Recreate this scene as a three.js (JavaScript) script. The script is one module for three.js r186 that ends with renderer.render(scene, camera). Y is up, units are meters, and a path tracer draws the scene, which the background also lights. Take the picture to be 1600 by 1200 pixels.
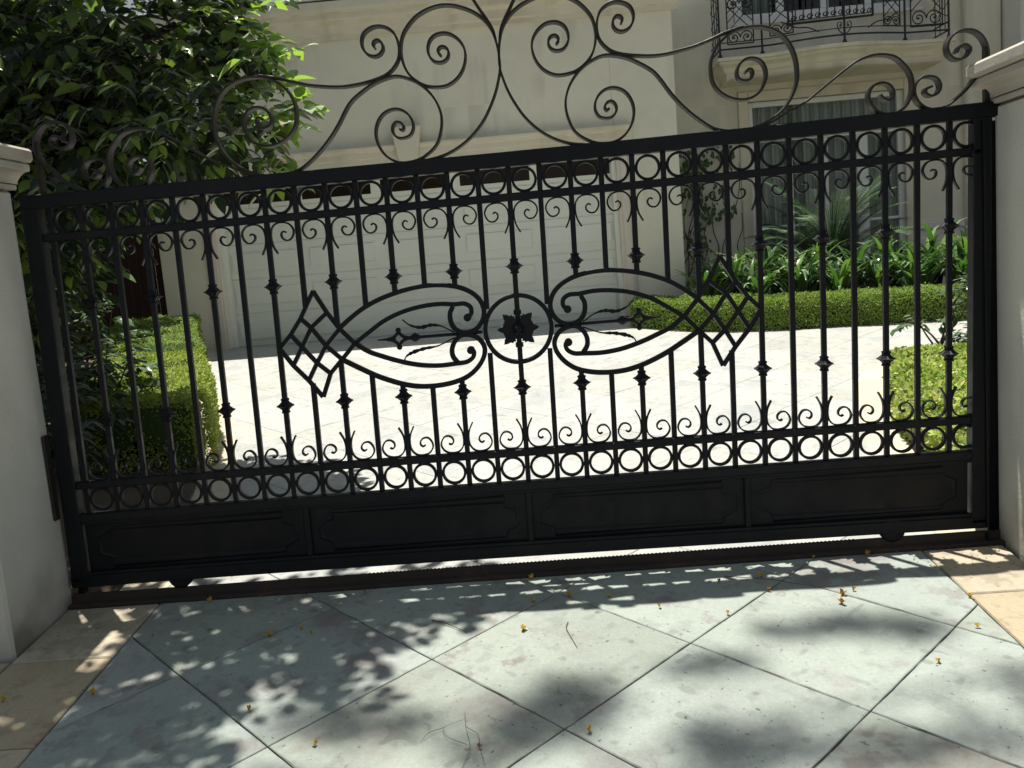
import * as THREE from 'three';
import { mergeGeometries } from 'three/addons/utils/BufferGeometryUtils.js';

// ---------------------------------------------------------------- camera, sky, sun, exposure
const scene = new THREE.Scene();
const camera = new THREE.PerspectiveCamera(46.397, 4 / 3, 0.05, 3000);
camera.position.set(0.0947, 1.3563, 3.8375);
camera.rotation.order = 'YXZ';
camera.rotation.set(-0.13325763, 0.036504414, -0.082128534);

const SUN = new THREE.Vector3(-0.107, 1, -0.15).normalize();        // high summer sun behind the house
{                                                                                    // clear, slightly hazy noon sky
  const W = 512, H = 256, d = new Float32Array(W * H * 4), mix = (a, b, t) => a.map((x, i) => x + (b[i] - x) * t);
  for (let j = 0; j < H; j++) for (let i = 0; i < W; i++) {
    const el = ((j + 0.5) / H - 0.5) * Math.PI, az = ((i + 0.5) / W - 0.5) * 2 * Math.PI, y = Math.sin(el), q = Math.cos(el);
    const c = q * Math.cos(az) * SUN.x + y * SUN.y + q * Math.sin(az) * SUN.z, up = Math.max(0, y);
    let v = mix([0.335, 0.345, 0.335], [0.1, 0.14, 0.195], 1 - Math.pow(1 - up, 2.2));
    v = mix(v, [1.3, 1.25, 1.15], 0.5 * Math.exp((c - 1) * 26) + 0.12 * Math.exp((c - 1) * 5));
    if (y < 0) v = mix(v, [0.2, 0.19, 0.17], Math.min(1, -y * 8));
    d.set([...v, 1], (j * W + i) * 4);
  }
  const t = new THREE.DataTexture(d, W, H, THREE.RGBAFormat, THREE.FloatType);
  t.mapping = THREE.EquirectangularReflectionMapping; t.magFilter = t.minFilter = THREE.LinearFilter; t.needsUpdate = true;
  scene.background = t; scene.environment = t;
}

const sun = new THREE.DirectionalLight(new THREE.Color(1, 0.962, 0.885), 5);
sun.target.position.set(0, 0, -2);
sun.position.copy(SUN).multiplyScalar(40).add(sun.target.position);
sun.castShadow = true;
sun.shadow.mapSize.set(4096, 4096);
Object.assign(sun.shadow.camera, { left: -14, right: 14, top: 14, bottom: -14, near: 1, far: 90 });
scene.add(sun, sun.target);

const renderer = new THREE.WebGLRenderer({ antialias: true });
renderer.toneMapping = THREE.LinearToneMapping;
renderer.toneMappingExposure = 1.4;
renderer.shadowMap.enabled = true;

// ---------------------------------------------------------------- helpers
function rng(seed) {
  let a = seed >>> 0;
  return () => { a = (a + 0x6d2b79f5) | 0; let t = Math.imul(a ^ (a >>> 15), 1 | a); t = (t + Math.imul(t ^ (t >>> 7), 61 | t)) ^ t; return ((t ^ (t >>> 14)) >>> 0) / 4294967296; };
}
const V3 = (x, y, z) => new THREE.Vector3(x, y, z);
const lerp = (a, b, t) => a + (b - a) * t;
const clamp = (x, a, b) => Math.min(b, Math.max(a, x));
const sstep = (a, b, x) => { const t = clamp((x - a) / (b - a), 0, 1); return t * t * (3 - 2 * t); };
const groundY = (z) => (z < -6.85 ? 0.6165 : z > 6 ? -0.54 : -0.09 * z);   // the drive climbs from the street to the garage

const counts = {};
function numbered(name) {
  const n = counts[name] = (counts[name] ?? -1) + 1;
  return n ? `${name}_${String(n).padStart(3, '0')}` : name;
}
function lit(o) { o.castShadow = true; o.receiveShadow = true; return o; }
function mesh(name, geo, mat, parent = scene) {
  const m = lit(new THREE.Mesh(geo, mat)); m.name = numbered(name); parent.add(m); return m;
}
function thing(name, label, category, [x, y, z] = [0, 0, 0], turn = 0, group) {
  const o = new THREE.Group(); o.name = numbered(name); scene.add(o);
  o.position.set(x, y, z); o.rotation.y = turn;
  o.userData = { label, category }; if (group) o.userData.group = group;
  return o;
}
function tag(o, label, category, group) { Object.assign(o.userData, { label, category }); if (group) o.userData.group = group; return o; }
function structure(o, label) { o.userData.kind = 'structure'; if (label) o.userData.label = label; return o; }

// geometry from loose quads and triangles, with uv in metres by dominant axis
class GB {
  constructor() { this.p = []; this.n = []; this.u = []; this.c = null; }
  tri(a, b, c, na, nb, nc) {
    if (!na) { na = nb = nc = V3().subVectors(b, a).cross(V3().subVectors(c, a)).normalize(); }
    for (const [q, n] of [[a, na], [b, nb], [c, nc]]) {
      this.p.push(q.x, q.y, q.z); this.n.push(n.x, n.y, n.z);
      const ax = Math.abs(n.x), ay = Math.abs(n.y), az = Math.abs(n.z);
      if (ay >= ax && ay >= az) this.u.push(q.x, -q.z); else if (az >= ax) this.u.push(q.x, q.y); else this.u.push(q.z, q.y);
    }
  }
  quad(a, b, c, d, na, nb, nc, nd) {
    if (na) { this.tri(a, b, c, na, nb, nc); this.tri(a, c, d, na, nc, nd); } else { this.tri(a, b, c); this.tri(a, c, d); }
  }
  build() {
    const g = new THREE.BufferGeometry();
    g.setAttribute('position', new THREE.Float32BufferAttribute(this.p, 3));
    g.setAttribute('normal', new THREE.Float32BufferAttribute(this.n, 3));
    g.setAttribute('uv', new THREE.Float32BufferAttribute(this.u, 2));
    return g;
  }
}
// box with chamfered edges between two corners
function boxGeo(x0, y0, z0, x1, y1, z1, c = 0.004) {
  const g = new GB(), lo = [x0, y0, z0], hi = [x1, y1, z1];
  const cc = Math.min(c, (x1 - x0) / 3, (y1 - y0) / 3, (z1 - z0) / 3);
  const P = (sx, sy, sz, ax) => { const s = [sx, sy, sz]; return V3(...[0, 1, 2].map((i) => (s[i] > 0 ? hi[i] - (i === ax ? 0 : cc) : lo[i] + (i === ax ? 0 : cc)))); };
  const face = (ax, s) => {
    const [i, j] = [(ax + 1) % 3, (ax + 2) % 3], q = (a, b) => { const v = [0, 0, 0]; v[ax] = s; v[i] = a; v[j] = b; return P(...v, ax); };
    const L = [q(-1, -1), q(1, -1), q(1, 1), q(-1, 1)]; if (s < 0) L.reverse(); g.quad(...L);
  };
  for (const ax of [0, 1, 2]) for (const s of [-1, 1]) face(ax, s);
  if (cc > 1e-5) {
    for (const [a, b] of [[0, 1], [1, 2], [2, 0]]) for (const sa of [-1, 1]) for (const sb of [-1, 1]) {
      const k = 3 - a - b, q = (ax, sk) => { const v = [0, 0, 0]; v[a] = sa; v[b] = sb; v[k] = sk; return P(...v, ax); };
      const L = [q(a, -1), q(b, -1), q(b, 1), q(a, 1)];
      const n = V3().subVectors(L[1], L[0]).cross(V3().subVectors(L[2], L[0])), o = [0, 0, 0]; o[a] = sa; o[b] = sb;
      if (n.dot(V3(...o)) < 0) L.reverse(); g.quad(...L);
    }
    for (const sx of [-1, 1]) for (const sy of [-1, 1]) for (const sz of [-1, 1]) {
      const L = [P(sx, sy, sz, 0), P(sx, sy, sz, 1), P(sx, sy, sz, 2)];
      const n = V3().subVectors(L[1], L[0]).cross(V3().subVectors(L[2], L[0]));
      if (n.dot(V3(sx, sy, sz)) < 0) L.reverse(); g.tri(...L);
    }
  }
  return g.build();
}
// sweep a closed section (list of [across, depth]) along a path of Vector3; "side" is the direction of depth
function sweep(path, section, { closed = false, side = V3(0, 0, 1), scale = null, caps = true } = {}) {
  const g = new GB(), n = path.length, m = section.length, rows = [], norms = [];
  for (let i = 0; i < n; i++) {
    const a = path[closed ? (i + n - 1) % n : Math.max(0, i - 1)], b = path[closed ? (i + 1) % n : Math.min(n - 1, i + 1)];
    const t = V3().subVectors(b, a).normalize(), ac = V3().crossVectors(side, t).normalize();
    const s = scale ? scale(i / (n - 1)) : 1;
    let mit = 1;
    if (i > 0 && i < n - 1 || closed) { const t1 = V3().subVectors(path[i], a).normalize(); mit = 1 / Math.max(0.5, Math.abs(t1.dot(t))); }
    rows.push(section.map(([u, d]) => path[i].clone().addScaledVector(ac, u * s * mit).addScaledVector(side, d)));
    norms.push(section.map(([u, d], j) => { const [u2, d2] = section[(j + 1) % m]; return V3().addScaledVector(ac, d2 - d).addScaledVector(side, -(u2 - u)).normalize(); }));
  }
  for (let i = 0; i < (closed ? n : n - 1); i++) {
    const k = (i + 1) % n;
    for (let j = 0; j < m; j++) { const l = (j + 1) % m; g.quad(rows[i][j], rows[k][j], rows[k][l], rows[i][l], norms[i][j], norms[k][j], norms[k][j], norms[i][j]); }
  }
  if (!closed && caps) for (const e of [0, n - 1]) for (let j = 1; j < m - 1; j++) e ? g.tri(rows[e][0], rows[e][j + 1], rows[e][j]) : g.tri(rows[e][0], rows[e][j], rows[e][j + 1]);
  fixWinding(g);
  return g.build();
}
// make every face look the way its normals do
function fixWinding(g) {
  const { p, n, u } = g, a = V3(), b = V3(), c = V3(), f = V3(), m = V3();
  for (let i = 0; i < p.length; i += 9) {
    a.fromArray(p, i); b.fromArray(p, i + 3); c.fromArray(p, i + 6);
    f.subVectors(b, a).cross(c.clone().sub(a)); m.set(n[i] + n[i + 3] + n[i + 6], n[i + 1] + n[i + 4] + n[i + 7], n[i + 2] + n[i + 5] + n[i + 8]);
    if (f.dot(m) < 0) {
      for (let k = 0; k < 3; k++) { let t = p[i + 3 + k]; p[i + 3 + k] = p[i + 6 + k]; p[i + 6 + k] = t; t = n[i + 3 + k]; n[i + 3 + k] = n[i + 6 + k]; n[i + 6 + k] = t; }
      const j = i / 3 * 2; for (let k = 0; k < 2; k++) { const t = u[j + 2 + k]; u[j + 2 + k] = u[j + 4 + k]; u[j + 4 + k] = t; }
    }
  }
}
const rect = (w, d, c = 0.0015) => [[-w / 2 + c, -d / 2], [w / 2 - c, -d / 2], [w / 2, -d / 2 + c], [w / 2, d / 2 - c], [w / 2 - c, d / 2], [-w / 2 + c, d / 2], [-w / 2, d / 2 - c], [-w / 2, -d / 2 + c]];
const round = (r, n = 8) => Array.from({ length: n }, (_, i) => [r * Math.cos(i / n * 2 * Math.PI), r * Math.sin(i / n * 2 * Math.PI)]);
const smooth = (pts, n) => new THREE.CatmullRomCurve3(pts, false, 'centripetal').getPoints(n);
// a profile [[out, up], ...] run along x from x0 to x1 in front of z
function moulding(profile, x0, x1, z, y, r0 = 0, r1 = 0) {
  const g = new GB(), P = profile;
  const A = P.map(([o, u]) => V3(x0 - r0 * o, y + u, z + o)), B = P.map(([o, u]) => V3(x1 + r1 * o, y + u, z + o));
  for (let i = 0; i < P.length - 1; i++) g.quad(A[i], B[i], B[i + 1], A[i + 1]);
  const zb = (v) => V3(v.x, v.y, z);
  for (let i = 0; i < P.length - 1; i++) {                                            // returns at the two ends
    g.quad(B[i], zb(B[i]), zb(B[i + 1]), B[i + 1]); g.quad(zb(A[i]), A[i], A[i + 1], zb(A[i + 1]));
  }
  return g.build();
}
const merge = (list) => mergeGeometries(list.map((g) => (g.index ? g.toNonIndexed() : g)));
const rotated = (g, x, y, z, rx = 0, ry = 0, rz = 0, s = 1) => g.clone().applyMatrix4(new THREE.Matrix4().compose(V3(x, y, z), new THREE.Quaternion().setFromEuler(new THREE.Euler(rx, ry, rz)), V3(s, s, s)));

// ---------------------------------------------------------------- procedural textures (uv in metres)
function noiseField(N, seed) {                                                        // tileable value noise of several octaves
  const lat = {}, R = (c) => { if (!lat[c]) { const r = rng(seed * 7919 + c), a = new Float32Array(c * c); for (let i = 0; i < a.length; i++) a[i] = r(); lat[c] = a; } return lat[c]; };
  const at = (c, u, v) => { const a = R(c), x = u * c, y = v * c, i = Math.floor(x), j = Math.floor(y), f = x - i, g = y - j, s = f * f * (3 - 2 * f), t = g * g * (3 - 2 * g); const m = (q) => ((q % c) + c) % c; const A = a[m(j) * c + m(i)], B = a[m(j) * c + m(i + 1)], C = a[m(j + 1) * c + m(i)], D = a[m(j + 1) * c + m(i + 1)]; return lerp(lerp(A, B, s), lerp(C, D, s), t); };
  return { at, fbm: (c, u, v, o = 5, k = 0.5) => { let s = 0, w = 1, t = 0; for (let i = 0; i < o; i++) { s += w * at(c << i, u, v); t += w; w *= k; } return s / t; } };
}
function texture(N, metres, fn, srgb = true) {                                        // fn(u, v) -> [r, g, b] linear for colour maps, or a height
  const d = new Uint8Array(N * N * 4), enc = (x) => { x = clamp(x, 0, 1); return 255 * (x <= 0.0031308 ? 12.92 * x : 1.055 * Math.pow(x, 1 / 2.4) - 0.055); };
  for (let j = 0; j < N; j++) for (let i = 0; i < N; i++) {
    const r = fn(i / N, j / N), k = 4 * (j * N + i);
    if (srgb) { d[k] = enc(r[0]); d[k + 1] = enc(r[1]); d[k + 2] = enc(r[2]); } else d[k] = d[k + 1] = d[k + 2] = clamp(r, 0, 1) * 255;
    d[k + 3] = 255;
  }
  const t = new THREE.DataTexture(d, N, N); t.wrapS = t.wrapT = THREE.RepeatWrapping; t.magFilter = THREE.LinearFilter; t.minFilter = THREE.LinearMipmapLinearFilter;
  t.repeat.set(1 / metres, 1 / metres); if (srgb) t.colorSpace = THREE.SRGBColorSpace; t.needsUpdate = true; return t;
}
const mix3 = (a, b, t) => a.map((x, i) => lerp(x, b[i], t));
const scale3 = (a, s) => a.map((x) => x * s);

const nf1 = noiseField(512, 3), nf2 = noiseField(512, 11), nf3 = noiseField(512, 29);
// blue-green sawn paving stone with purple and rusty clouds, dark specks and fine veins
function stoneMap(base, cloud, vein, amount, seed) {
  const f = noiseField(512, seed), g = noiseField(512, seed + 5);
  return texture(1024, 2.1, (u, v) => {
    const a = f.fbm(3, u, v, 6, 0.55), b = g.fbm(5, u, v, 6, 0.6), w = f.fbm(7, u + 0.13, v, 4);
    let c = mix3(base, scale3(base, 1.16), sstep(0.35, 0.7, a));
    c = mix3(c, cloud, amount * sstep(0.5, 0.74, b) * 0.6);
    const line = Math.abs(g.fbm(4, u + 0.3 + 0.05 * w, v + 0.05 * a, 5, 0.55) - 0.5);
    c = mix3(c, vein, amount * 0.4 * (1 - sstep(0.0, 0.009, line)) * sstep(0.5, 0.64, w) * sstep(0.35, 0.6, g.at(90, u, v)));
    c = mix3(c, cloud, amount * 0.55 * sstep(0.56, 0.66, g.fbm(14, v + 0.4, u, 5, 0.65)) * sstep(0.46, 0.6, f.fbm(4, v, u + 0.7, 3)));
    const speck = g.at(256, u, v) * f.at(128, v, u);
    c = scale3(c, 1 - 0.55 * amount * sstep(0.66, 0.8, speck) * sstep(0.4, 0.6, g.fbm(6, u, v + 0.2, 3)) - 0.14 * sstep(0.55, 0.8, f.fbm(40, u, v, 3)));
    c = scale3(c, 0.93 + 0.14 * f.at(410, u, v) * (0.5 + g.at(170, u, v)));
    const spot = f.at(34, u, v); c = scale3(c, 1 - 0.22 * amount * sstep(0.86, 0.95, spot));
    return c;
  });
}
const stoneBump = texture(512, 1.3, (u, v) => 0.5 * nf1.fbm(10, u, v, 6, 0.65) + 0.5 * nf2.fbm(60, u, v, 3, 0.7), false);
const M = {};
const std = (o) => new THREE.MeshStandardMaterial({ roughness: 0.85, ...o });
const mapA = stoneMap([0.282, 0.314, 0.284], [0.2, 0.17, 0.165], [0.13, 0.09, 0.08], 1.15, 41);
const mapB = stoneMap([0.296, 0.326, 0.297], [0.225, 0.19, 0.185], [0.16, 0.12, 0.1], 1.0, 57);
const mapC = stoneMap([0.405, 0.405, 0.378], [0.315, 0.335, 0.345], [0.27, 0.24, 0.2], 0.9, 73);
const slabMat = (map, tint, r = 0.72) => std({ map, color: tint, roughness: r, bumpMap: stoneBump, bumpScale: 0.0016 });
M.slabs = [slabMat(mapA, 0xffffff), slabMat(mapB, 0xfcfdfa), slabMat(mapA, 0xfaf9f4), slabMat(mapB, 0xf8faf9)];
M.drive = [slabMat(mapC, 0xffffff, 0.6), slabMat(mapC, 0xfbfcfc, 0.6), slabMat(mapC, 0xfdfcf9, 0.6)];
const mapS = stoneMap([0.39, 0.34, 0.25], [0.27, 0.23, 0.17], [0.16, 0.12, 0.08], 1, 91);
M.border = [slabMat(mapS, 0xffffff, 0.85), slabMat(mapS, 0xf4efe6, 0.85)];
M.borderIn = [slabMat(stoneMap([0.58, 0.5, 0.38], [0.5, 0.43, 0.33], [0.36, 0.3, 0.2], 0.5, 97), 0xffffff, 0.85)];
M.grout = std({ color: new THREE.Color(0.06, 0.05, 0.042), roughness: 1 });
M.ground = std({ map: texture(512, 3, (u, v) => mix3([0.06, 0.045, 0.03], [0.12, 0.09, 0.06], nf1.fbm(12, u, v, 6, 0.65))), roughness: 1, bumpMap: stoneBump, bumpScale: 0.012 });
M.soil = M.ground;
M.groutPale = std({ color: new THREE.Color(0.17, 0.16, 0.14), roughness: 1 });
M.asphalt = std({ map: texture(512, 2, (u, v) => scale3([0.055, 0.055, 0.056], 0.7 + 0.6 * nf2.fbm(64, u, v, 3))), roughness: 0.95 });

function renderMap(base, dirt, seed, streak = 0.25) {                                 // painted render: faint clouds, water streaks, trowel marks
  const f = noiseField(512, seed);
  return texture(1024, 3.2, (u, v) => {
    const a = f.fbm(3, u, v, 5), b = f.fbm(24, u, v, 4), s = f.fbm(20, u, v * 0.08, 3) * f.fbm(4, u, v, 3);
    return scale3(mix3(base, dirt, streak * sstep(0.22, 0.42, s)), 0.9 + 0.14 * a + 0.08 * (b - 0.5));
  });
}
const stucco = texture(512, 0.55, (u, v) => 0.55 * nf3.fbm(48, u, v, 4, 0.75) + 0.45 * nf1.fbm(8, u, v, 4), false);
const wallMat = (base, dirt, seed, streak, tint = 0xffffff) => std({ map: renderMap(base, dirt, seed, streak), color: tint, roughness: 0.92, bumpMap: stucco, bumpScale: 0.0022 });
M.garage = wallMat([0.8, 0.765, 0.63], [0.54, 0.51, 0.43], 101, 0.5);
M.house = wallMat([0.76, 0.72, 0.6], [0.52, 0.5, 0.43], 111, 0.35);
M.upper = wallMat([0.72, 0.7, 0.65], [0.62, 0.53, 0.48], 117, 0.2);
{                                                                                    // pillar render with rain splash and grime at its foot
  const f = noiseField(512, 121), base = [0.7, 0.68, 0.6], dirt = [0.5, 0.485, 0.43], foot = [0.27, 0.245, 0.2];
  const map = texture(1024, 3.2, (u, v) => {
    const y = v > 0.9 ? (v - 1) * 3.2 : v * 3.2, a = f.fbm(3, u, v, 5), b = f.fbm(24, u, v, 4), s = f.fbm(20, u, v * 0.08, 3) * f.fbm(4, u, v, 3), n = f.fbm(16, u, v, 5);
    let c = mix3(base, dirt, 0.5 * sstep(0.2, 0.42, s)); c = mix3(c, dirt, 0.6 * sstep(0.5, 0.7, f.fbm(5, v, u, 5)));
    c = mix3(c, foot, 0.75 * sstep(0.3, -0.12, y - 0.3 * (n - 0.5)) * (0.5 + n));
    return scale3(c, 0.9 + 0.14 * a + 0.1 * (b - 0.5));
  });
  M.pillar = std({ map, roughness: 0.92, bumpMap: stucco, bumpScale: 0.003 });
}
M.cap = wallMat([0.52, 0.475, 0.405], [0.24, 0.21, 0.17], 127, 0.75);
M.trim = wallMat([0.72, 0.665, 0.53], [0.5, 0.44, 0.33], 131, 0.45);
M.jamb = wallMat([0.74, 0.665, 0.57], [0.56, 0.49, 0.4], 137, 0.3);
M.door = std({ map: texture(512, 2.6, (u, v) => scale3([0.8, 0.815, 0.72], 0.93 + 0.12 * nf2.fbm(6, u, v, 5))), roughness: 0.55, bumpMap: stucco, bumpScale: 0.0004 });
M.white = std({ color: new THREE.Color(0.78, 0.79, 0.76), roughness: 0.5 });
M.glass = new THREE.MeshPhysicalMaterial({ color: 0xffffff, roughness: 0.03, transmission: 1, thickness: 0, ior: 1.5 });
M.darkGlass = new THREE.MeshPhysicalMaterial({ specularIntensity: 0.35, color: new THREE.Color(0.02, 0.013, 0.008), roughness: 0.15 });
M.curtain = std({ map: texture(512, 1.2, (u, v) => scale3([0.27, 0.33, 0.28], 0.75 + 0.35 * nf1.fbm(30, u, v * 0.1, 3))), roughness: 0.95 });
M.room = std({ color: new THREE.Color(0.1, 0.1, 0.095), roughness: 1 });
// old black enamel: brush drag, chalking and thin rust
const rustF = noiseField(512, 201);
const metalMap = (base, rust, amt) => texture(512, 0.9, (u, v) => { const a = rustF.fbm(6, u, v, 6, 0.6), b = rustF.fbm(30, u, v, 4, 0.7); return mix3(scale3(base, 0.75 + 0.5 * a), rust, amt * sstep(0.58, 0.72, 0.5 * a + 0.5 * b)); });
const metalRough = texture(256, 0.6, (u, v) => 0.35 + 0.45 * nf2.fbm(10, u, v, 5, 0.6), false);
const metal = (o) => new THREE.MeshPhysicalMaterial({ specularIntensity: 0.45, ...o });
M.iron = metal({ map: metalMap([0.0065, 0.0078, 0.0105], [0.03, 0.018, 0.011], 0.25), roughness: 0.85, roughnessMap: metalRough, bumpMap: stucco, bumpScale: 0.0006 });
M.scroll = metal({ map: metalMap([0.03, 0.026, 0.023], [0.075, 0.045, 0.03], 0.5), roughness: 0.9, roughnessMap: metalRough, bumpMap: stucco, bumpScale: 0.0005 });
M.panel = metal({ map: texture(1024, 2.0, (u, v) => { const a = rustF.fbm(6, u, v, 6, 0.6), s = rustF.fbm(36, u, v * 0.25, 4, 0.6), t = rustF.fbm(5, u * 1, v, 4); return mix3(scale3([0.0055, 0.0066, 0.0088], 0.75 + 0.5 * a), [0.03, 0.017, 0.011], 0.3 * sstep(0.62, 0.74, s) * sstep(0.45, 0.65, t)); }), roughness: 0.8, roughnessMap: metalRough, bumpMap: stucco, bumpScale: 0.0006 });
M.track = std({ map: metalMap([0.04, 0.03, 0.024], [0.085, 0.045, 0.026], 0.7), roughness: 0.9 });
M.rail = std({ map: metalMap([0.014, 0.016, 0.022], [0.04, 0.025, 0.02], 0.3), roughness: 0.6 });
M.fence = std({ map: texture(512, 1.0, (u, v) => scale3([0.035, 0.013, 0.009], 0.6 + 0.8 * nf2.fbm(40, u, v * 0.12, 4))), roughness: 0.85 });
M.bark = std({ map: texture(512, 0.8, (u, v) => mix3([0.05, 0.038, 0.028], [0.14, 0.115, 0.09], nf3.fbm(24, u, v * 0.25, 5, 0.6))), roughness: 1, bumpMap: stucco, bumpScale: 0.012 });
M.stem = std({ color: new THREE.Color(0.075, 0.05, 0.032), roughness: 0.95 });
const leafMat = (r, g, b, tr = 0.35, coat = 0.5, cr = 0.38) => new THREE.MeshPhysicalMaterial({ color: new THREE.Color(r, g, b), roughness: 1, transmission: tr, thickness: 0, clearcoat: coat, clearcoatRoughness: cr, side: THREE.DoubleSide });

// ---------------------------------------------------------------- ground, forecourt, drive
{
  const g = new GB(), zs = [60, 6, -6.85, -120], X = 120;
  for (let i = 0; i < zs.length - 1; i++) g.quad(V3(-X, groundY(zs[i]) - 0.03, zs[i]), V3(X, groundY(zs[i]) - 0.03, zs[i]), V3(X, groundY(zs[i + 1]) - 0.03, zs[i + 1]), V3(-X, groundY(zs[i + 1]) - 0.03, zs[i + 1]));
  structure(mesh('ground', g.build(), M.ground), 'bare brown earth under the drive and the garden');
}
// flat pavers cut from a convex polygon [[x, z], ...] lying on the slope: top with arrised edges and sides
function paverGeo(poly, lift, thick, turn, off, arris = 0.003, joint = 0.0035) {
  const g = new GB(), n = poly.length, inset = (d) => poly.map((p, i) => {
    const a = poly[(i + n - 1) % n], b = poly[(i + 1) % n];
    const u = [p[0] - a[0], p[1] - a[1]], v = [b[0] - p[0], b[1] - p[1]], lu = Math.hypot(...u), lv = Math.hypot(...v);
    const n1 = [u[1] / lu, -u[0] / lu], n2 = [v[1] / lv, -v[0] / lv], k = Math.max(0.35, 1 + n1[0] * n2[0] + n1[1] * n2[1]);
    return [p[0] + (n1[0] + n2[0]) / k * d, p[1] + (n1[1] + n2[1]) / k * d];
  });
  const up = V3(0, 1, 0.09).normalize(), at = (q, h) => V3(q[0], groundY(q[1]) + h, q[1]);
  const top = inset(joint + arris).map((q) => at(q, lift)), rim = inset(joint).map((q) => at(q, lift - arris)), low = inset(joint).map((q) => at(q, lift - thick));
  for (let i = 1; i < n - 1; i++) g.tri(top[0], top[i], top[i + 1], up, up, up);
  for (let i = 0; i < n; i++) { const k = (i + 1) % n; g.quad(rim[i], rim[k], top[k], top[i]); g.quad(low[i], low[k], rim[k], rim[i]); }
  let s = 0; for (let i = 0; i < n; i++) { const a = poly[i], b = poly[(i + 1) % n]; s += a[0] * b[1] - b[0] * a[1]; }
  const c = Math.cos(turn), q = Math.sin(turn);
  for (let i = 0; i < g.u.length; i += 2) { const [a, b] = [g.u[i], g.u[i + 1]]; g.u[i] = a * c - b * q + off[0]; g.u[i + 1] = a * q + b * c + off[1]; }
  return g.build();
}
function clip(poly, inside, cut) {                                                     // one half-plane of Sutherland-Hodgman
  const out = [];
  for (let i = 0; i < poly.length; i++) { const a = poly[i], b = poly[(i + 1) % poly.length], ia = inside(a), ib = inside(b); if (ia) out.push(a); if (ia !== ib) out.push(cut(a, b)); }
  return out;
}
const clipAx = (poly, ax, lim, sgn) => clip(poly, (p) => sgn * (p[ax] - lim) <= 0, (a, b) => { const t = (lim - a[ax]) / (b[ax] - a[ax]); return [lerp(a[0], b[0], t), lerp(a[1], b[1], t)]; });
const SLAB = 0.672, COS = Math.cos(0.792), SIN = Math.sin(0.792), NODE = [0.074, 1.183];
function paving(parent, x0, x1, z0, z1, mats, lift, seed, joint, worn) {
  const r = rng(seed), node = (i, j) => [NODE[0] + j * SLAB * COS + i * SLAB * SIN, NODE[1] + j * SLAB * SIN - i * SLAB * COS];
  for (let i = -22; i < 22; i++) for (let j = -22; j < 22; j++) {
    let p = [node(i, j), node(i, j + 1), node(i + 1, j + 1), node(i + 1, j)];
    const cx = (p[0][0] + p[2][0]) / 2, cz = (p[0][1] + p[2][1]) / 2, t = Math.floor(r() * 4) * Math.PI / 2 + 0.79, off = [r() * 2, r() * 2], h = lift + (r() - 0.5) * 0.0016, m = mats[Math.floor(r() * mats.length)];
    if (cx < x0 - 0.6 || cx > x1 + 0.6 || cz < z0 - 0.6 || cz > z1 + 0.6) continue;
    p = clipAx(clipAx(clipAx(clipAx(p, 0, x0, -1), 0, x1, 1), 1, z0, -1), 1, z1, 1);
    if (p.length < 3) continue;
    let s = 0; for (let k = 0; k < p.length; k++) { const a = p[k], b = p[(k + 1) % p.length]; s += a[0] * b[1] - b[0] * a[1]; }
    if (Math.abs(s) < 0.004) continue;
    if (s > 0) p.reverse();                                                           // seen from above, counter-clockwise about +y
    if (worn) {                                                                       // edges worn and slightly uneven
      const q = []; for (let k = 0; k < p.length; k++) { const a = p[k], b = p[(k + 1) % p.length], l = Math.hypot(b[0] - a[0], b[1] - a[1]), m = Math.max(1, Math.round(l / 0.05)); for (let e = 0; e < m; e++) { const w = e ? (r() - 0.5) * 0.0026 * (r() < 0.15 ? 2 : 1) : 0; q.push([lerp(a[0], b[0], e / m) - (b[1] - a[1]) / l * w, lerp(a[1], b[1], e / m) + (b[0] - a[0]) / l * w]); } }
      p = q;
    }
    const g = paverGeo(p, h, 0.028, t, off, 0.0025, joint);
    const o = lit(new THREE.Mesh(g, m)); o.name = numbered('paving_slab'); parent.add(o);
  }
}
function bedSheet(name, label, poly, lift, mat) {                                      // a sheet on the slope with a triangulated outline
  const sh = new THREE.Shape(poly.map(([x, z]) => new THREE.Vector2(x, -z))), f = new THREE.ShapeGeometry(sh).toNonIndexed(), p = f.attributes.position;
  const g = new GB(); for (let i = 0; i < p.count; i += 3) { const q = [0, 1, 2].map((k) => V3(p.getX(i + k), groundY(-p.getY(i + k)) + lift, -p.getY(i + k))); g.tri(...q); }
  return structure(mesh(name, g.build(), mat), label);
}
const slopeSheet = (x0, x1, z0, z1, lift) => { const g = new GB(); g.quad(V3(x0, groundY(z1) + lift, z1), V3(x1, groundY(z1) + lift, z1), V3(x1, groundY(z0) + lift, z0), V3(x0, groundY(z0) + lift, z0)); return g.build(); };

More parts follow.
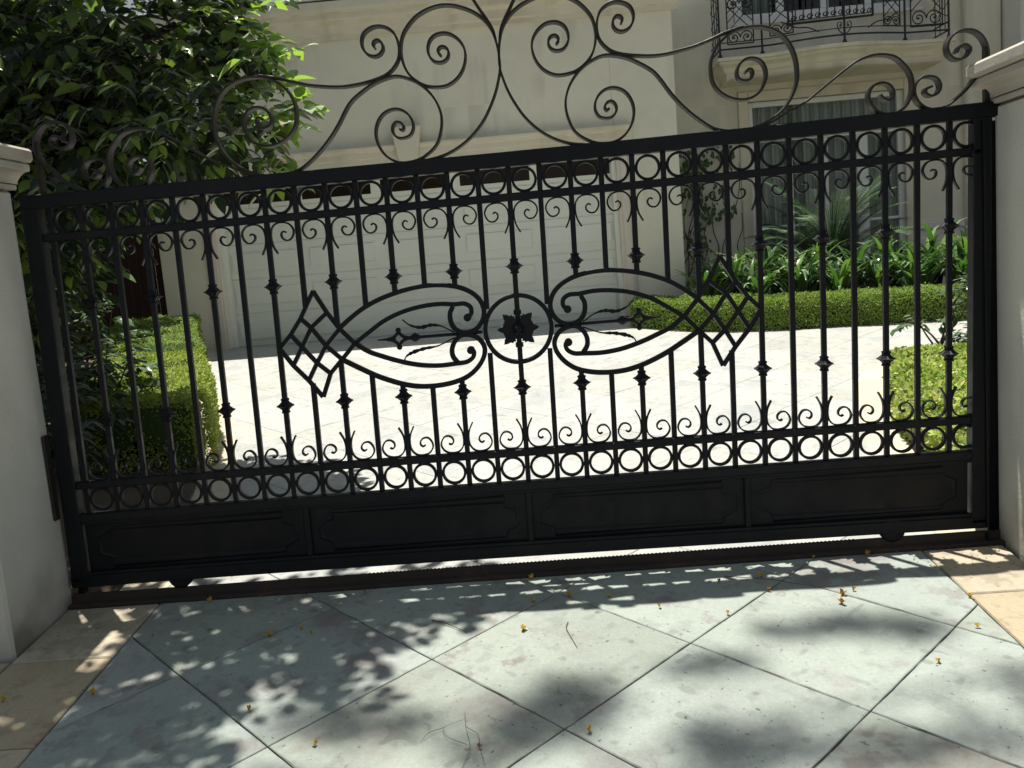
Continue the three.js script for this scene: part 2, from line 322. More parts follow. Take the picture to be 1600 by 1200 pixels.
const forecourt = structure(mesh('forecourt', slopeSheet(-2.1, 2.0, 0.02, 3.4, -0.014), M.grout), 'forecourt of diagonal blue-green stone slabs in front of the gate');
paving(forecourt, -1.68, 1.655, 0.07, 3.4, M.slabs, 0, 5, 0.0026, true);
{
  const r = rng(77), cut = (x0, x1, zs) => { for (let i = 0; i < zs.length - 1; i++) { const p = [[x0, zs[i]], [x0, zs[i + 1]], [x1, zs[i + 1]], [x1, zs[i]]]; const o = lit(new THREE.Mesh(paverGeo(p, 0.001, 0.028, r() * 6, [r() * 2, r() * 2], 0.005, 0.004), M.border[i % 2])); o.name = numbered('border_stone'); forecourt.add(o); } };
  cut(-2.1, -1.68, [0.07, 0.525, 1.1, 1.68, 2.26, 3.4]);
  cut(1.655, 2.0, [0.07, 0.485, 1.06, 1.64, 2.22, 3.4]);
  const far = (x0, x1, zs) => { for (let i = 0; i < zs.length - 1; i++) { const p = [[x0, zs[i]], [x0, zs[i + 1]], [x1, zs[i + 1]], [x1, zs[i]]]; const o = lit(new THREE.Mesh(paverGeo(p, 0.0, 0.028, r() * 6, [r() * 2, r() * 2], 0.005, 0.004), M.border[i % 2])); o.name = numbered('border_stone'); forecourt.add(o); } };
  far(-2.7, -2.1, [0.51, 1.1, 1.68, 2.26, 3.4]);
  far(2.0, 2.7, [0.51, 1.06, 1.64, 2.22, 3.4]);
}
{ const road = structure(mesh('street', slopeSheet(-120, 120, 6.2, 12, 0.001), M.asphalt), 'grey asphalt street beyond the forecourt'); road.position.y = 0; structure(mesh('footpath', slopeSheet(-60, 60, 3.4, 6.1, -0.004), slabMat(mapB, 0xd8d8d8)), 'pale footpath along the street'); }

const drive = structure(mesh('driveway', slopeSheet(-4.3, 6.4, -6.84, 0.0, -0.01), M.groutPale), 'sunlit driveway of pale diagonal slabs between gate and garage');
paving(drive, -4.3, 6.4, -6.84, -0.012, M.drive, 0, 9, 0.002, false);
const leftEdge = [[-1.7, 0.0], [-1.72, -0.8], [-1.86, -1.5], [-2.05, -2.14], [-2.5, -3.38], [-2.94, -4.31], [-3.45, -5.6], [-3.85, -6.84]].map(([x, z]) => V3(x, 0, z));
function edging(line, side, n, w, seed) {                                              // cream stones that follow the edge of a bed
  const pts = smooth(line, n * 4), r = rng(seed), N = n * 4;
  for (let i = 0; i < N; i += 4) {
    const q = [pts[i], pts[i + 4]], d = V3().subVectors(q[1], q[0]).normalize();
    const nA = i ? V3().subVectors(pts[i + 4], pts[i - 4]).normalize() : d, nB = i + 8 <= N ? V3().subVectors(pts[i + 8], pts[i]).normalize() : d;
    const A = V3(nA.z * side, 0, -nA.x * side), B = V3(nB.z * side, 0, -nB.x * side);
    const poly = [[q[0].x, q[0].z], [q[1].x, q[1].z], [q[1].x + B.x * w, q[1].z + B.z * w], [q[0].x + A.x * w, q[0].z + A.z * w]];
    let s = 0; for (let k = 0; k < 4; k++) { const a = poly[k], b = poly[(k + 1) % 4]; s += a[0] * b[1] - b[0] * a[1]; }
    if (s > 0) poly.reverse();
    const o = lit(new THREE.Mesh(paverGeo(poly, 0.006, 0.02, r() * 6, [r() * 2, r() * 2], 0.004, 0.002), M.borderIn[0])); o.name = numbered('border_stone'); drive.add(o);
  }
}
edging(leftEdge, 1, 11, 0.24, 31);
edging([[1.78, -0.02], [1.83, -0.7], [1.93, -1.3], [2.13, -2.0], [2.37, -2.75], [2.72, -3.5]].map(([x, z]) => V3(x, 0, z)), -1, 6, 0.24, 33);
bedSheet('garden_bed', 'dark soil bed under the left box hedge', [[-1.93, 0], [-1.96, -0.8], [-2.1, -1.5], [-2.27, -2.05], [-2.72, -3.3], [-3.16, -4.2], [-3.67, -5.5], [-4.07, -6.84], [-9, -6.84], [-9, 0]], 0.02, M.soil);
bedSheet('garden_bed', 'soil bed behind the curved hedge under the window', [[1.1, -6.84], [1.15, -6.1], [1.75, -5.55], [2.4, -5.32], [3.1, -5.22], [3.9, -5.12], [6.4, -4.9], [9, -4.9], [9, -6.84]], 0.02, M.soil);
bedSheet('garden_bed', 'soil bed beside the right gate pillar', [[2.02, -0.02], [2.07, -0.7], [2.17, -1.3], [2.37, -2.0], [2.61, -2.75], [2.97, -3.55], [3.3, -3.8], [6.4, -3.9], [9, -3.9], [9, -0.02]], 0.02, M.soil);

// ---------------------------------------------------------------- gate pillars
function pillar(label, s, xin) {                                                       // s: +1 right, -1 left; xin: the face towards the drive
  const t = thing('gate_pillar', label, 'pillar');
  const X = (a, b) => [Math.min(xin + s * a, xin + s * b), Math.max(xin + s * a, xin + s * b)];
  const tier = (name, over, y0, y1, mat, c) => { const [x0, x1] = X(-over, 0.62 + over); mesh(name, boxGeo(x0, y0, Math.max(-0.035, -over), x1, y1, 0.48 + over, c), mat, t); };
  tier('shaft', 0, -0.25, 1.835, M.pillar, 0.012);
  tier('neck_band', 0.018, 1.838, 1.862, M.cap, 0.006);
  const cove = []; for (let i = 0; i <= 6; i++) { const a = i / 6 * Math.PI / 2; cove.push([0.02 + 0.05 * (1 - Math.cos(a)), 1.862 + 0.05 * Math.sin(a)]); }
  const g = new GB(), ring = (o, y) => { const [x0, x1] = X(-o, 0.62 + o); return [V3(x0, y, 0.48 + o), V3(x1, y, 0.48 + o), V3(x1, y, Math.max(-0.03, -o)), V3(x0, y, Math.max(-0.03, -o))]; };
  for (let i = 0; i < 6; i++) { const a = ring(...cove[i]), b = ring(...cove[i + 1]); for (let k = 0; k < 4; k++) g.quad(a[k], a[(k + 1) % 4], b[(k + 1) % 4], b[k]); }
  mesh('cove', g.build(), M.cap, t);
  tier('fillet', 0.078, 1.912, 1.945, M.cap, 0.006);
  tier('cap_slab', 0.1, 1.947, 2.005, M.cap, 0.012);
  return t;
}
pillar('rendered pillar with moulded cap beside the tree end of the gate', -1, -2.105);
pillar('rendered pillar with moulded cap beside the house window end of the gate', 1, 2.015);

// ---------------------------------------------------------------- garage
const GZ = -6.85;
{
  const t = thing('garage', 'cream rendered garage with a wide panelled door and moulded parapet', 'garage');
  const y0 = 0.3, top = 4.44, x0 = -4.36, x1 = 1.85, dx0 = -3.63, dx1 = 1.115, dTop = 2.5, dz = 0.16;
  const solid = (a, b, c, d, z0 = GZ - 0.3, z1 = GZ) => boxGeo(a, b, z0, c, d, z1, 0.006);
  mesh('wall', merge([solid(x0, y0, dx0, top), solid(dx1, y0, x1, top), solid(dx0, dTop, dx1, top),
    boxGeo(x0, y0, -13, x0 + 0.3, top, GZ - 0.3, 0), boxGeo(x1 - 0.3, y0, -13, x1, top, GZ - 0.3, 0), boxGeo(x0 + 0.3, top - 0.3, -13, x1 - 0.3, top - 0.02, GZ - 0.3, 0)]), M.garage, t);
  const cyma = [[0, 0], [0.05, 0], [0.05, 0.05], [0.075, 0.065], [0.085, 0.11], [0.1, 0.15], [0.15, 0.185], [0.16, 0.2], [0.16, 0.25], [0.2, 0.262], [0.215, 0.3], [0.215, 0.375], [0.19, 0.385], [0, 0.4]];
  mesh('cornice', moulding(cyma, x0 - 0.1, x1 + 0.06, GZ, 4.05), M.trim, t);
  mesh('parapet_flashing', boxGeo(x0 - 0.14, 4.452, GZ - 0.34, x1 + 0.1, 4.474, GZ + 0.225, 0.003), M.white, t);
  const lint = [[0, 0], [0.05, 0], [0.05, 0.1], [0.065, 0.11], [0.065, 0.17], [0.095, 0.185], [0.11, 0.215], [0.11, 0.235], [0, 0.25]];
  mesh('lintel', moulding(lint, dx0 - 0.2, dx1 + 0.2, GZ, 2.585), M.trim, t);
  const key = new THREE.Shape([[-0.11, 0], [0.11, 0], [0.165, 0.37], [-0.165, 0.37]].map((q) => new THREE.Vector2(...q)));
  const kg = new THREE.ExtrudeGeometry(key, { depth: 0.12, bevelEnabled: true, bevelSize: 0.008, bevelThickness: 0.008, bevelSegments: 1 }); kg.translate(-1.27, 2.635, GZ + 0.02);
  mesh('keystone', kg, M.trim, t);
  for (const [a, b] of [[dx0 - 0.16, dx0 - 0.002], [dx1 + 0.002, dx1 + 0.16]]) mesh('jamb', merge([boxGeo(a, y0, GZ + 0.001, b, 2.585, GZ + 0.045, 0.008), boxGeo(a + 0.04, y0, GZ + 0.046, b - 0.03, 2.585, GZ + 0.062, 0.008)]), M.jamb, t);
  // sectional door: five sections of five raised panels, the top one glazed
  const door = mesh('garage_door', boxGeo(dx0, 0.58, GZ - dz - 0.05, dx1, dTop, GZ - dz - 0.012, 0.002), M.door, t);
  const sec = (dTop - 0.6) / 4.55, W = dx1 - dx0, pw = W / 5;
  const put = (name, g, m, lab) => { const o = lit(new THREE.Mesh(g, m)); o.name = numbered(name); door.add(o); if (lab) o.userData.label = lab; };
  for (let r = 0; r < 5; r++) {
    const ya = 0.6 + r * sec, yb = Math.min(dTop, ya + sec - 0.014);
    put('door_section', boxGeo(dx0 + 0.003, ya, GZ - dz - 0.013, dx1 - 0.003, yb, GZ - dz, 0.004), M.door);
    for (let k = 0; k < 5; k++) {
      const xa = dx0 + k * pw + 0.06, xb = dx0 + (k + 1) * pw - 0.06;
      if (r < 4) {
        const pa = ya + 0.075, pb = yb - 0.075;
        put('door_panel', merge([boxGeo(xa, pa, GZ - dz - 0.002, xb, pb, GZ - dz + 0.004, 0.003), boxGeo(xa + 0.022, pa + 0.022, GZ - dz + 0.0035, xb - 0.022, pb - 0.022, GZ - dz + 0.02, 0.012)]), M.door);
      } else put('door_window', boxGeo(xa, 2.315, GZ - dz - 0.002, xb, 2.49, GZ - dz + 0.002, 0.001), M.darkGlass, 'dark glazed pane');
    }
  }
  for (const [a, b] of [[dx0 - 0.002, dx0 + 0.05], [dx1 - 0.05, dx1 + 0.002]]) mesh('door_stop', boxGeo(a, y0, GZ - dz + 0.016, b, dTop, GZ - 0.03, 0.006), M.door, t);
  mesh('threshold', boxGeo(dx0, 0.5, GZ - 0.3, dx1, 0.622, GZ - 0.002, 0.004), M.drive[1], t);
}
// ---------------------------------------------------------------- main house
const HZ = -8.5;
{
  const t = thing('main_house', 'two storey cream rendered house with a tall curtained window under a balcony', 'house');
  const box = (a, b, c, d, z0, z1, ch = 0.006) => boxGeo(a, b, z0, c, d, z1, ch);
  const wx0 = 2.93, wx1 = 5.2, wTop = 3.24, wBot = 0.68, ux0 = 2.95, ux1 = 5.32, uBot = 4.22, uTop = 6.5;
  mesh('wall', merge([box(1.84, 0.3, wx0, 8.2, HZ - 0.35, HZ), box(wx1, 0.3, 9.5, 8.2, HZ - 0.35, HZ), box(wx0, wTop, wx1, uBot, HZ - 0.35, HZ, 0), box(wx0, uTop, wx1, 8.2, HZ - 0.35, HZ, 0), box(wx0, 0.3, wx1, wBot, HZ - 0.35, HZ, 0),
    box(1.84, 0.3, 2.14, 8.2, -15, HZ - 0.35, 0), box(1.84, 8.2, 9.5, 8.4, -15, HZ + 0.1, 0)]), M.house, t);
  const up = mesh('upper_wall', box(-2.5, 4.0, 1.84, 8.2, -9.85, -9.5, 0.01), M.upper, t);
  mesh('window_surround', merge([box(wx0 - 0.0, wBot, wx0 + 0.13, wTop + 0.1, HZ - 0.02, HZ + 0.03), box(wx1 - 0.1, wBot, wx1 + 0.02, wTop + 0.1, HZ - 0.02, HZ + 0.03), box(wx0 + 0.132, wTop - 0.03, wx1 - 0.102, wTop + 0.1, HZ - 0.02, HZ + 0.028)]), M.trim, t);
  // lower window: frame, glazing bars, panes, hanging curtain folds behind
  const win = new THREE.Group(); win.name = numbered('window'); t.add(win);
  const fr = (name, g, m, p = win) => { const o = lit(new THREE.Mesh(g, m)); o.name = numbered(name); p.add(o); return o; };
  const fz = HZ - 0.045, xa = wx0 + 0.13, xb = wx1 - 0.1;
  fr('window_frame', merge([box(wx0 + 0.002, wBot, xa + 0.07, wTop - 0.03, fz - 0.06, fz), box(xb - 0.07, wBot, wx1 - 0.002, wTop - 0.03, fz - 0.06, fz), box(xa + 0.072, wTop - 0.1, xb - 0.072, wTop - 0.03, fz - 0.06, fz - 0.002), box(xa + 0.072, wBot, xb - 0.072, wBot + 0.12, fz - 0.06, fz - 0.002)]), M.white);
  const cols = [xa + 0.55, xa + 1.02, xa + 1.5], TR = 2.68, half = [0.027, 0.027, 0.075];
  fr('transom', box(xa + 0.072, TR, xb - 0.072, TR + 0.07, fz - 0.05, fz - 0.004), M.white);
  cols.forEach((x, i) => fr('mullion', box(x - half[i], wBot + 0.122, x + half[i], TR - 0.002, fz - 0.05, fz - 0.004), M.white));
  const edges = [xa + 0.07, ...cols, xb - 0.07], rows = [wBot + 0.12, 1.03, 1.555, TR];
  for (let i = 0; i < 4; i++) {
    for (const y of [1.03, 1.555]) fr('glazing_bar', box(edges[i] + (i ? half[i - 1] : 0) + 0.002, y - 0.018, edges[i + 1] - (i < 3 ? half[i] : 0) - 0.002, y + 0.018, fz - 0.044, fz - 0.01), M.white);
    for (let r = 0; r < 3; r++) { const g = new THREE.PlaneGeometry(edges[i + 1] - edges[i], rows[r + 1] - rows[r]); g.translate((edges[i] + edges[i + 1]) / 2, (rows[r] + rows[r + 1]) / 2, fz - 0.032); fr('pane', g, M.glass); }
  }
  { const g = new THREE.PlaneGeometry(xb - xa - 0.14, wTop - 0.1 - TR - 0.07); g.translate((xa + xb) / 2, (TR + wTop - 0.03) / 2, fz - 0.032); fr('pane', g, M.glass); }
  const cg = new GB(), N = 300, cr = rng(17), ph = Array.from({ length: 40 }, () => cr()), C = [];
  for (let i = 0; i <= N; i++) { const x = lerp(xa, xb, i / N), k = i / N * 34, f = Math.floor(k), w = k - f; C.push([x + 0.012 * Math.sin(k * 9), fz - 0.2 + 0.045 * Math.sin(2 * Math.PI * (k + 0.25 * ph[f] * Math.sin(Math.PI * w))) * (0.5 + 0.5 * ph[f])]); }
  const nrm = C.map((_, i) => { const a = C[Math.max(0, i - 1)], b = C[Math.min(N, i + 1)]; return V3(-(b[1] - a[1]), 0, b[0] - a[0]).normalize(); });
  for (let i = 0; i < N; i++) { const [a, b] = [C[i], C[i + 1]]; cg.quad(V3(a[0], wBot, a[1]), V3(b[0], wBot, b[1]), V3(b[0], wTop, b[1]), V3(a[0], wTop, a[1]), nrm[i], nrm[i + 1], nrm[i + 1], nrm[i]); }
  fr('curtain', cg.build(), M.curtain);
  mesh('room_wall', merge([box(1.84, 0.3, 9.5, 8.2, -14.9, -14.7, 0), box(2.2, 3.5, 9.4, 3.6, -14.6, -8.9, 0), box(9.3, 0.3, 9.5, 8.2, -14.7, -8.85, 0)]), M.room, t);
  // upper window behind the balcony
  const u = new THREE.Group(); u.name = numbered('balcony_window'); t.add(u);
  fr('window_frame', merge([box(ux0, uBot, ux0 + 0.1, uTop, fz - 0.06, fz, 0.004), box(ux1 - 0.1, uBot, ux1, uTop, fz - 0.06, fz, 0.004), box(ux0 + 0.102, uBot, ux1 - 0.102, uBot + 0.11, fz - 0.06, fz - 0.002, 0.004), box(ux0 + 0.102, uTop - 0.1, ux1 - 0.102, uTop, fz - 0.06, fz - 0.002, 0.004), box(ux0 - 0.05, uBot - 0.04, ux1 + 0.05, uBot - 0.002, fz - 0.02, HZ + 0.04, 0.006)]), M.white, u);
  for (const x of [3.55, 4.13, 4.7]) fr('mullion', box(x - 0.05, uBot + 0.112, x + 0.05, uTop - 0.102, fz - 0.05, fz - 0.004), M.white, u);
  const ue = [ux0 + 0.1, 3.55, 4.13, 4.7, ux1 - 0.1];
  for (let i = 0; i < 4; i++) { const g = new THREE.PlaneGeometry(ue[i + 1] - ue[i], uTop - uBot - 0.2); g.translate((ue[i] + ue[i + 1]) / 2, (uTop + uBot) / 2, fz - 0.032); fr('pane', g, M.glass, u); }
  const uc = (a, b) => { const g2 = new GB(), n2 = 60; const f = (i) => [lerp(a, b, i / n2), fz - 0.2 + 0.03 * Math.sin(i * 0.9)]; for (let i = 0; i < n2; i++) { const p = f(i), q = f(i + 1); g2.quad(V3(p[0], uBot, p[1]), V3(q[0], uBot, q[1]), V3(q[0], uTop, q[1]), V3(p[0], uTop, p[1])); } return g2.build(); };
  for (const [a, b] of [[ux0, 3.5], [4.72, ux1]]) fr('curtain', uc(a, b), M.curtain, u);
  // balcony slab with a shallow bow in the middle
  const plan = [V3(2.57, 0, HZ), V3(2.57, 0, -7.9), V3(3.2, 0, -7.86)]; for (let i = 0; i <= 10; i++) { const a = i / 10; plan.push(V3(lerp(3.28, 4.9, a), 0, -7.84 + 0.2 * Math.sin(Math.PI * a))); } plan.push(V3(4.98, 0, -7.86), V3(5.52, 0, -7.9), V3(5.52, 0, HZ));
  const sl = new GB(), prof = [[-0.2, 3.42], [-0.14, 3.42], [-0.14, 3.5], [-0.11, 3.52], [-0.085, 3.57], [-0.03, 3.61], [-0.03, 3.64], [0, 3.645], [0, 3.685], [-0.02, 3.69], [-0.25, 3.69]];
  const off = plan.map((p, i) => { const a = plan[Math.max(0, i - 1)], b = plan[Math.min(plan.length - 1, i + 1)]; const d = V3().subVectors(b, a).normalize(); return V3(-d.z, 0, d.x).multiplyScalar(-1).multiplyScalar(-1); });
  const pt = (i, [o, y]) => { const n = off[i], s = n.z < -0.5 ? -1 : 1; const corner = i === 1 || i === plan.length - 2 ? 1.3 : 1; return V3(plan[i].x + (i === 0 ? -o * 1 : i === plan.length - 1 ? o : n.x * o * corner), y, i === 0 || i === plan.length - 1 ? plan[i].z : plan[i].z + Math.abs(n.z) * o * corner * (corner > 1 ? 1 : 1)); };
  for (let i = 0; i < plan.length - 1; i++) for (let k = 0; k < prof.length - 1; k++) sl.quad(pt(i, prof[k]), pt(i + 1, prof[k]), pt(i + 1, prof[k + 1]), pt(i, prof[k + 1]));
  const floorPoly = new THREE.Shape(plan.map((p) => new THREE.Vector2(p.x, -p.z)));
  for (const [y, s] of [[3.684, 0.97], [3.425, 0.9]]) { const f = new THREE.ShapeGeometry(floorPoly).toNonIndexed().attributes.position; for (let i = 0; i < f.count; i += 3) { const q = [0, 1, 2].map((k) => V3(4.045 + (f.getX(i + k) - 4.045) * s, y, HZ + (-f.getY(i + k) - HZ) * s)); sl.tri(...q); } }
  const slab = mesh('balcony_slab', sl.build(), M.trim, t);
  // wrought iron railing on the slab
  const rail = new THREE.Group(); rail.name = numbered('balcony_railing'); t.add(rail);
  const inset = plan.map((p, i) => V3(lerp(p.x, 4.045, 0.03), 0, i && i < plan.length - 1 ? p.z - 0.07 : p.z));
  const path = new THREE.CatmullRomCurve3(inset.slice(1, -1), false, 'centripetal'), L = (y, e = 60) => path.getPoints(e).map((p) => V3(p.x, y, p.z));
  const atX = (x) => { let lo = 0, hi = 1; for (let i = 0; i < 30; i++) { const m = (lo + hi) / 2; path.getPoint(m).x < x ? lo = m : hi = m; } return path.getPoint(lo); };
  const P = (x, y) => { const p = atX(clamp(x, 2.62, 5.47)); return V3(p.x, y, p.z); };
  const wire = (pts, r = 0.007, n = 5) => new THREE.TubeGeometry(new THREE.CatmullRomCurve3(pts, false, 'centripetal'), Math.max(4, pts.length * 2), r, n);
  const bar = (a, b, r = 0.0085) => wire([a, a.clone().lerp(b, 0.5), b], r, 6);
  const add = (name, g) => fr(name, g, M.rail, rail);
  add('bottom_rail', sweep(L(3.795), rect(0.016, 0.02), { side: V3(0, 1, 0) })); add('lower_band', sweep(L(3.875), rect(0.009, 0.012), { side: V3(0, 1, 0) })); add('top_rail', sweep(L(4.72), rect(0.045, 0.025, 0.006), { side: V3(0, 1, 0) }));
  for (const x of [2.62, 3.14, 4.085, 4.9, 5.46]) add('post', merge([bar(P(x, 3.69), P(x, 4.72), 0.013), rotated(new THREE.CylinderGeometry(0.018, 0.038, 0.05, 8), P(x, 0).x, 3.712, P(x, 0).z)]));
  for (const [x, z1] of [[2.62, -7.97], [5.47, -7.97]]) { add('side_panel', merge([bar(V3(x, 3.9, HZ + 0.02), V3(x, 3.9, z1), 0.01), bar(V3(x, 3.795, HZ + 0.02), V3(x, 3.795, z1), 0.01), bar(V3(x, 4.72, HZ + 0.02), V3(x, 4.72, z1), 0.014), ...[0.12, 0.26, 0.4].flatMap((d) => [bar(V3(x, 3.8, z1 - d), V3(x, 4.72, z1 - d), 0.006)]), ...[3.95, 4.15, 4.35, 4.55].flatMap((y) => [bar(V3(x, y, HZ + 0.05), V3(x, y + 0.2, z1), 0.005), bar(V3(x, y + 0.2, HZ + 0.05), V3(x, y, z1), 0.005)])])); }
  const spiral = (cx, cy, r0, turns, a0, dir) => { const q = []; for (let i = 0; i <= 28; i++) { const a = a0 + dir * i / 28 * turns * 2 * Math.PI, r = r0 * Math.pow(1 - i / 28, 0.8) + 0.006; q.push(P(cx + r * Math.cos(a), cy + r * Math.sin(a))); } return wire(q, 0.0075, 4); };
  function lattice(xa2, xb2, ya2, yb2) {                                               // frame, two pairs of C-scrolls, diamond mesh
    const xm = (xa2 + xb2) / 2, w = (xb2 - xa2) / 2, parts = [bar(P(xa2, ya2), P(xa2, yb2)), bar(P(xb2, ya2), P(xb2, yb2)), bar(P(xa2, ya2), P(xb2, ya2)), bar(P(xa2, yb2), P(xb2, yb2))];
    for (let y = ya2 + w * 0.9; y < yb2 - 0.1; y += 0.115) for (const [a, b] of [[0, 1], [1, 0]]) { parts.push(bar(P(lerp(xa2, xb2, a), y), P(lerp(xa2, xb2, b), Math.min(yb2, y + w * 2)), 0.0062)); }
    add('lattice_panel', merge(parts));
    for (const s of [-1, 1]) for (const y of [ya2 + w * 0.48, 4.33]) add('rail_scroll', merge([spiral(xm + s * w * 0.5, y, w * 0.46, 1.7, s > 0 ? Math.PI : 0, -s), rotated(new THREE.SphereGeometry(0.014, 6, 5), P(xm + s * w * 0.5, 0).x, y, P(xm + s * w * 0.5, 0).z)]));
  }
  lattice(2.72, 3.04, 3.85, 4.68); lattice(3.24, 3.5, 3.9, 4.68); lattice(4.6, 4.83, 3.88, 4.68); lattice(4.98, 5.38, 3.86, 4.68);
  add('centre_frame', merge([bar(P(3.45, 4.005), P(4.45, 4.005), 0.014), bar(P(3.45, 4.0), P(3.45, 4.7), 0.014), bar(P(4.45, 4.0), P(4.45, 4.7), 0.014), bar(P(3.45, 4.04), P(4.45, 4.04), 0.006)]));
  for (let x = 3.53; x < 4.42; x += 0.0895) add('baluster', bar(P(x, 4.02), P(x, 4.7), 0.008));
  for (let x = 3.49; x < 4.44; x += 0.0895) add('rail_scroll', spiral(x + 0.02, 4.058, 0.028, 1.2, 0, 1));
  for (const s of [-1, 1]) add('rail_scroll', merge([wire([P(4.085, 3.8), P(4.085 + s * 0.05, 3.83), P(4.085 + s * 0.085, 3.9), P(4.085 + s * 0.07, 3.95), P(4.085 + s * 0.035, 3.94), P(4.085 + s * 0.04, 3.905)], 0.007), rotated(new THREE.SphereGeometry(0.016, 6, 5), P(4.085 + s * 0.045, 0).x, 3.905, P(4.085 + s * 0.045, 0).z)]));
  for (const s of [-1, 1]) add('rail_leaf', wire([P(4.085 + s * 0.3, 3.86), P(4.085 + s * 0.42, 3.93), P(4.085 + s * 0.55, 3.95), P(4.085 + s * 0.72, 4.05)], 0.008));
  // pilaster, return wall, plinth
  mesh('pilaster', box(5.86, 0.3, 6.32, 8.2, HZ + 0.002, HZ + 0.12, 0.02), M.house, t);
  mesh('side_wing', box(6.34, 0.3, 9.5, 8.2, HZ + 0.002, HZ + 0.55, 0.02), M.upper, t);
  mesh('plinth', merge([box(5.205, 1.35, 5.855, 1.45, HZ + 0.002, HZ + 0.07, 0.015), box(5.205, 0.3, 5.855, 1.348, HZ + 0.002, HZ + 0.045, 0.006)]), M.upper, t);
}

// ---------------------------------------------------------------- sliding gate, drawn in units of one bar spacing (13 cm); the old steel has sagged a little
const S = 0.13, H0 = 4.15, RAIL = 8.42;
const bend = (k) => { const q = k / 15; return [1, q, q * q, q * q * q]; };
const sag = (k, v) => {
  const b = bend(clamp(k, -16.5, 16.5)), dot = (c) => b.reduce((s, x, i) => s + x * c[i], 0), t = clamp(v / RAIL, -0.4, 1.15);
  const dx = lerp(dot([-0.047, -0.128, -0.061, 0.189]), dot([0.075, -0.091, -0.032, 0.164]), t), dy = lerp(dot([0.006, -0.037, -0.019, 0.027]), dot([-0.024, 0.119, 0.079, 0.017]), t);
  return [dx, dy];
};
const G = (k, v, z = 0) => { const d = sag(k, v); return V3((k + d[0]) * S, (v + d[1] + H0) * S, z); };
const gate = thing('sliding_gate', 'black wrought iron sliding driveway gate with scrolled crest and eye-shaped centre ornament', 'gate');
const gm = (name, g, m = M.iron, parent = gate) => { const o = lit(new THREE.Mesh(g, m)); o.name = numbered(name); parent.add(o); return o; };
const line = (k0, v0, k1, v1, n = 1, z = 0) => Array.from({ length: n + 1 }, (_, i) => G(lerp(k0, k1, i / n), lerp(v0, v1, i / n), z));
const member = (k0, v0, k1, v1, w, d, n = 1, c = 0.003, z = 0) => sweep(line(k0, v0, k1, v1, n, z), rect(w * S, d, c));
const DEP = 0.04;
gm('top_rail', member(-15.8, 9.62, 15.55, 9.62, 0.46, 0.065, 30, 0.004));
gm('ring_rail', member(-15.25, 8.43, 14.65, 8.43, 0.25, DEP - 0.004, 30));
gm('lower_rail', member(-15.25, -0.01, 14.65, -0.01, 0.25, DEP - 0.004, 30));
gm('panel_rail', member(-15.25, -1.17, 14.65, -1.17, 0.32, DEP + 0.012, 30));
gm('bottom_rail', member(-15.8, -3.38, 15.22, -3.38, 0.42, 0.06, 30, 0.004));
gm('end_post', member(-15.53, -3.5, -15.53, 9.385, 0.55, 0.06, 4, 0.004));
gm('end_post', member(14.94, -3.5, 14.94, 9.385, 0.56, 0.06, 4, 0.004));
// bars; every second one has a forged knuckle above and below the ornament
const mir = (pts, s) => pts.map(([k, v]) => [s * k, v]);
const knuckle = (() => {
  const prof = [[0.085, -0.22], [0.115, -0.22], [0.125, -0.185], [0.1, -0.15], [0.125, -0.1], [0.2, -0.03], [0.265, 0], [0.2, 0.03], [0.125, 0.1], [0.1, 0.15], [0.125, 0.185], [0.115, 0.22], [0.085, 0.22]];
  const g = new THREE.LatheGeometry(prof.map(([r, y]) => new THREE.Vector2(r * S * 1.35, y * S * 1.12)), 4, Math.PI / 4).toNonIndexed(); g.computeVertexNormals();
  const h = new THREE.LatheGeometry(prof.map(([r, y]) => new THREE.Vector2(r * S * 1.2, y * S * 1.09)), 4, 0).toNonIndexed(); h.computeVertexNormals();
  return mergeGeometries([g, h]);
})();
const span = {                                                                       // where a bar stops above and starts again below the ornament
  1: [4.88, 3.42], 2: [5.74, 2.62], 3: [5.83, 2.47], 4: [5.66, 2.57], 5: [5.28, 3.03], 6: [4.72, 3.55], 7: [5.45, 2.87],
};
for (let k = -15; k <= 14; k++) {
  const s = span[Math.abs(k)], W = 0.165, dp = 0.0215;
  const pieces = s ? [[s[0], 9.385], [-1.0, s[1]]] : [[-1.0, 9.385]];
  for (const [a, b] of pieces) {
    const o = gm('bar', member(k, a, k, b, W, dp, 5, 0.002));
    if (k % 2 === 0) for (const v of [6.21, 2.19]) if (v > Math.min(a, b) && v < Math.max(a, b)) {
      const p = G(k, v), q = G(k, v + 0.5), c = lit(new THREE.Mesh(knuckle, M.iron)); c.name = numbered('knuckle'); c.position.copy(p); c.rotation.z = -Math.atan2(q.x - p.x, q.y - p.y); o.add(c);
    }
  }
}
// rings in both friezes and the C-scrolls beside the rails
const ringGeo = (() => { const a = []; for (let i = 0; i < 26; i++) { const t = i / 26 * 2 * Math.PI; a.push(V3(0.37 * S * Math.cos(t), 0.37 * S * Math.sin(t), 0)); } return sweep(a, rect(0.085 * S, 0.02), { closed: true }); })();
const cPts = [[0.255, -1.02], [0.125, -0.75], [0.087, -0.45], [0.13, -0.22], [0.28, -0.06], [0.5, -0.025], [0.72, -0.09], [0.85, -0.28], [0.83, -0.45], [0.71, -0.6], [0.56, -0.605], [0.45, -0.51], [0.44, -0.39], [0.52, -0.32], [0.6, -0.36]];
const cGeo = [1, -1].map((s) => [1, -1].map((u) => sweep(smooth(cPts.map(([k, v]) => V3(s * k * S, u * v * S, 0)), 44), rect(0.05 * S, 0.02, 0.0015))));
const placeAt = (name, g, k, v) => { const o = gm(name, g), p = G(k, v), q = G(k + 0.5, v); o.position.copy(p); o.rotation.z = Math.atan2(q.y - p.y, q.x - p.x); return o; };
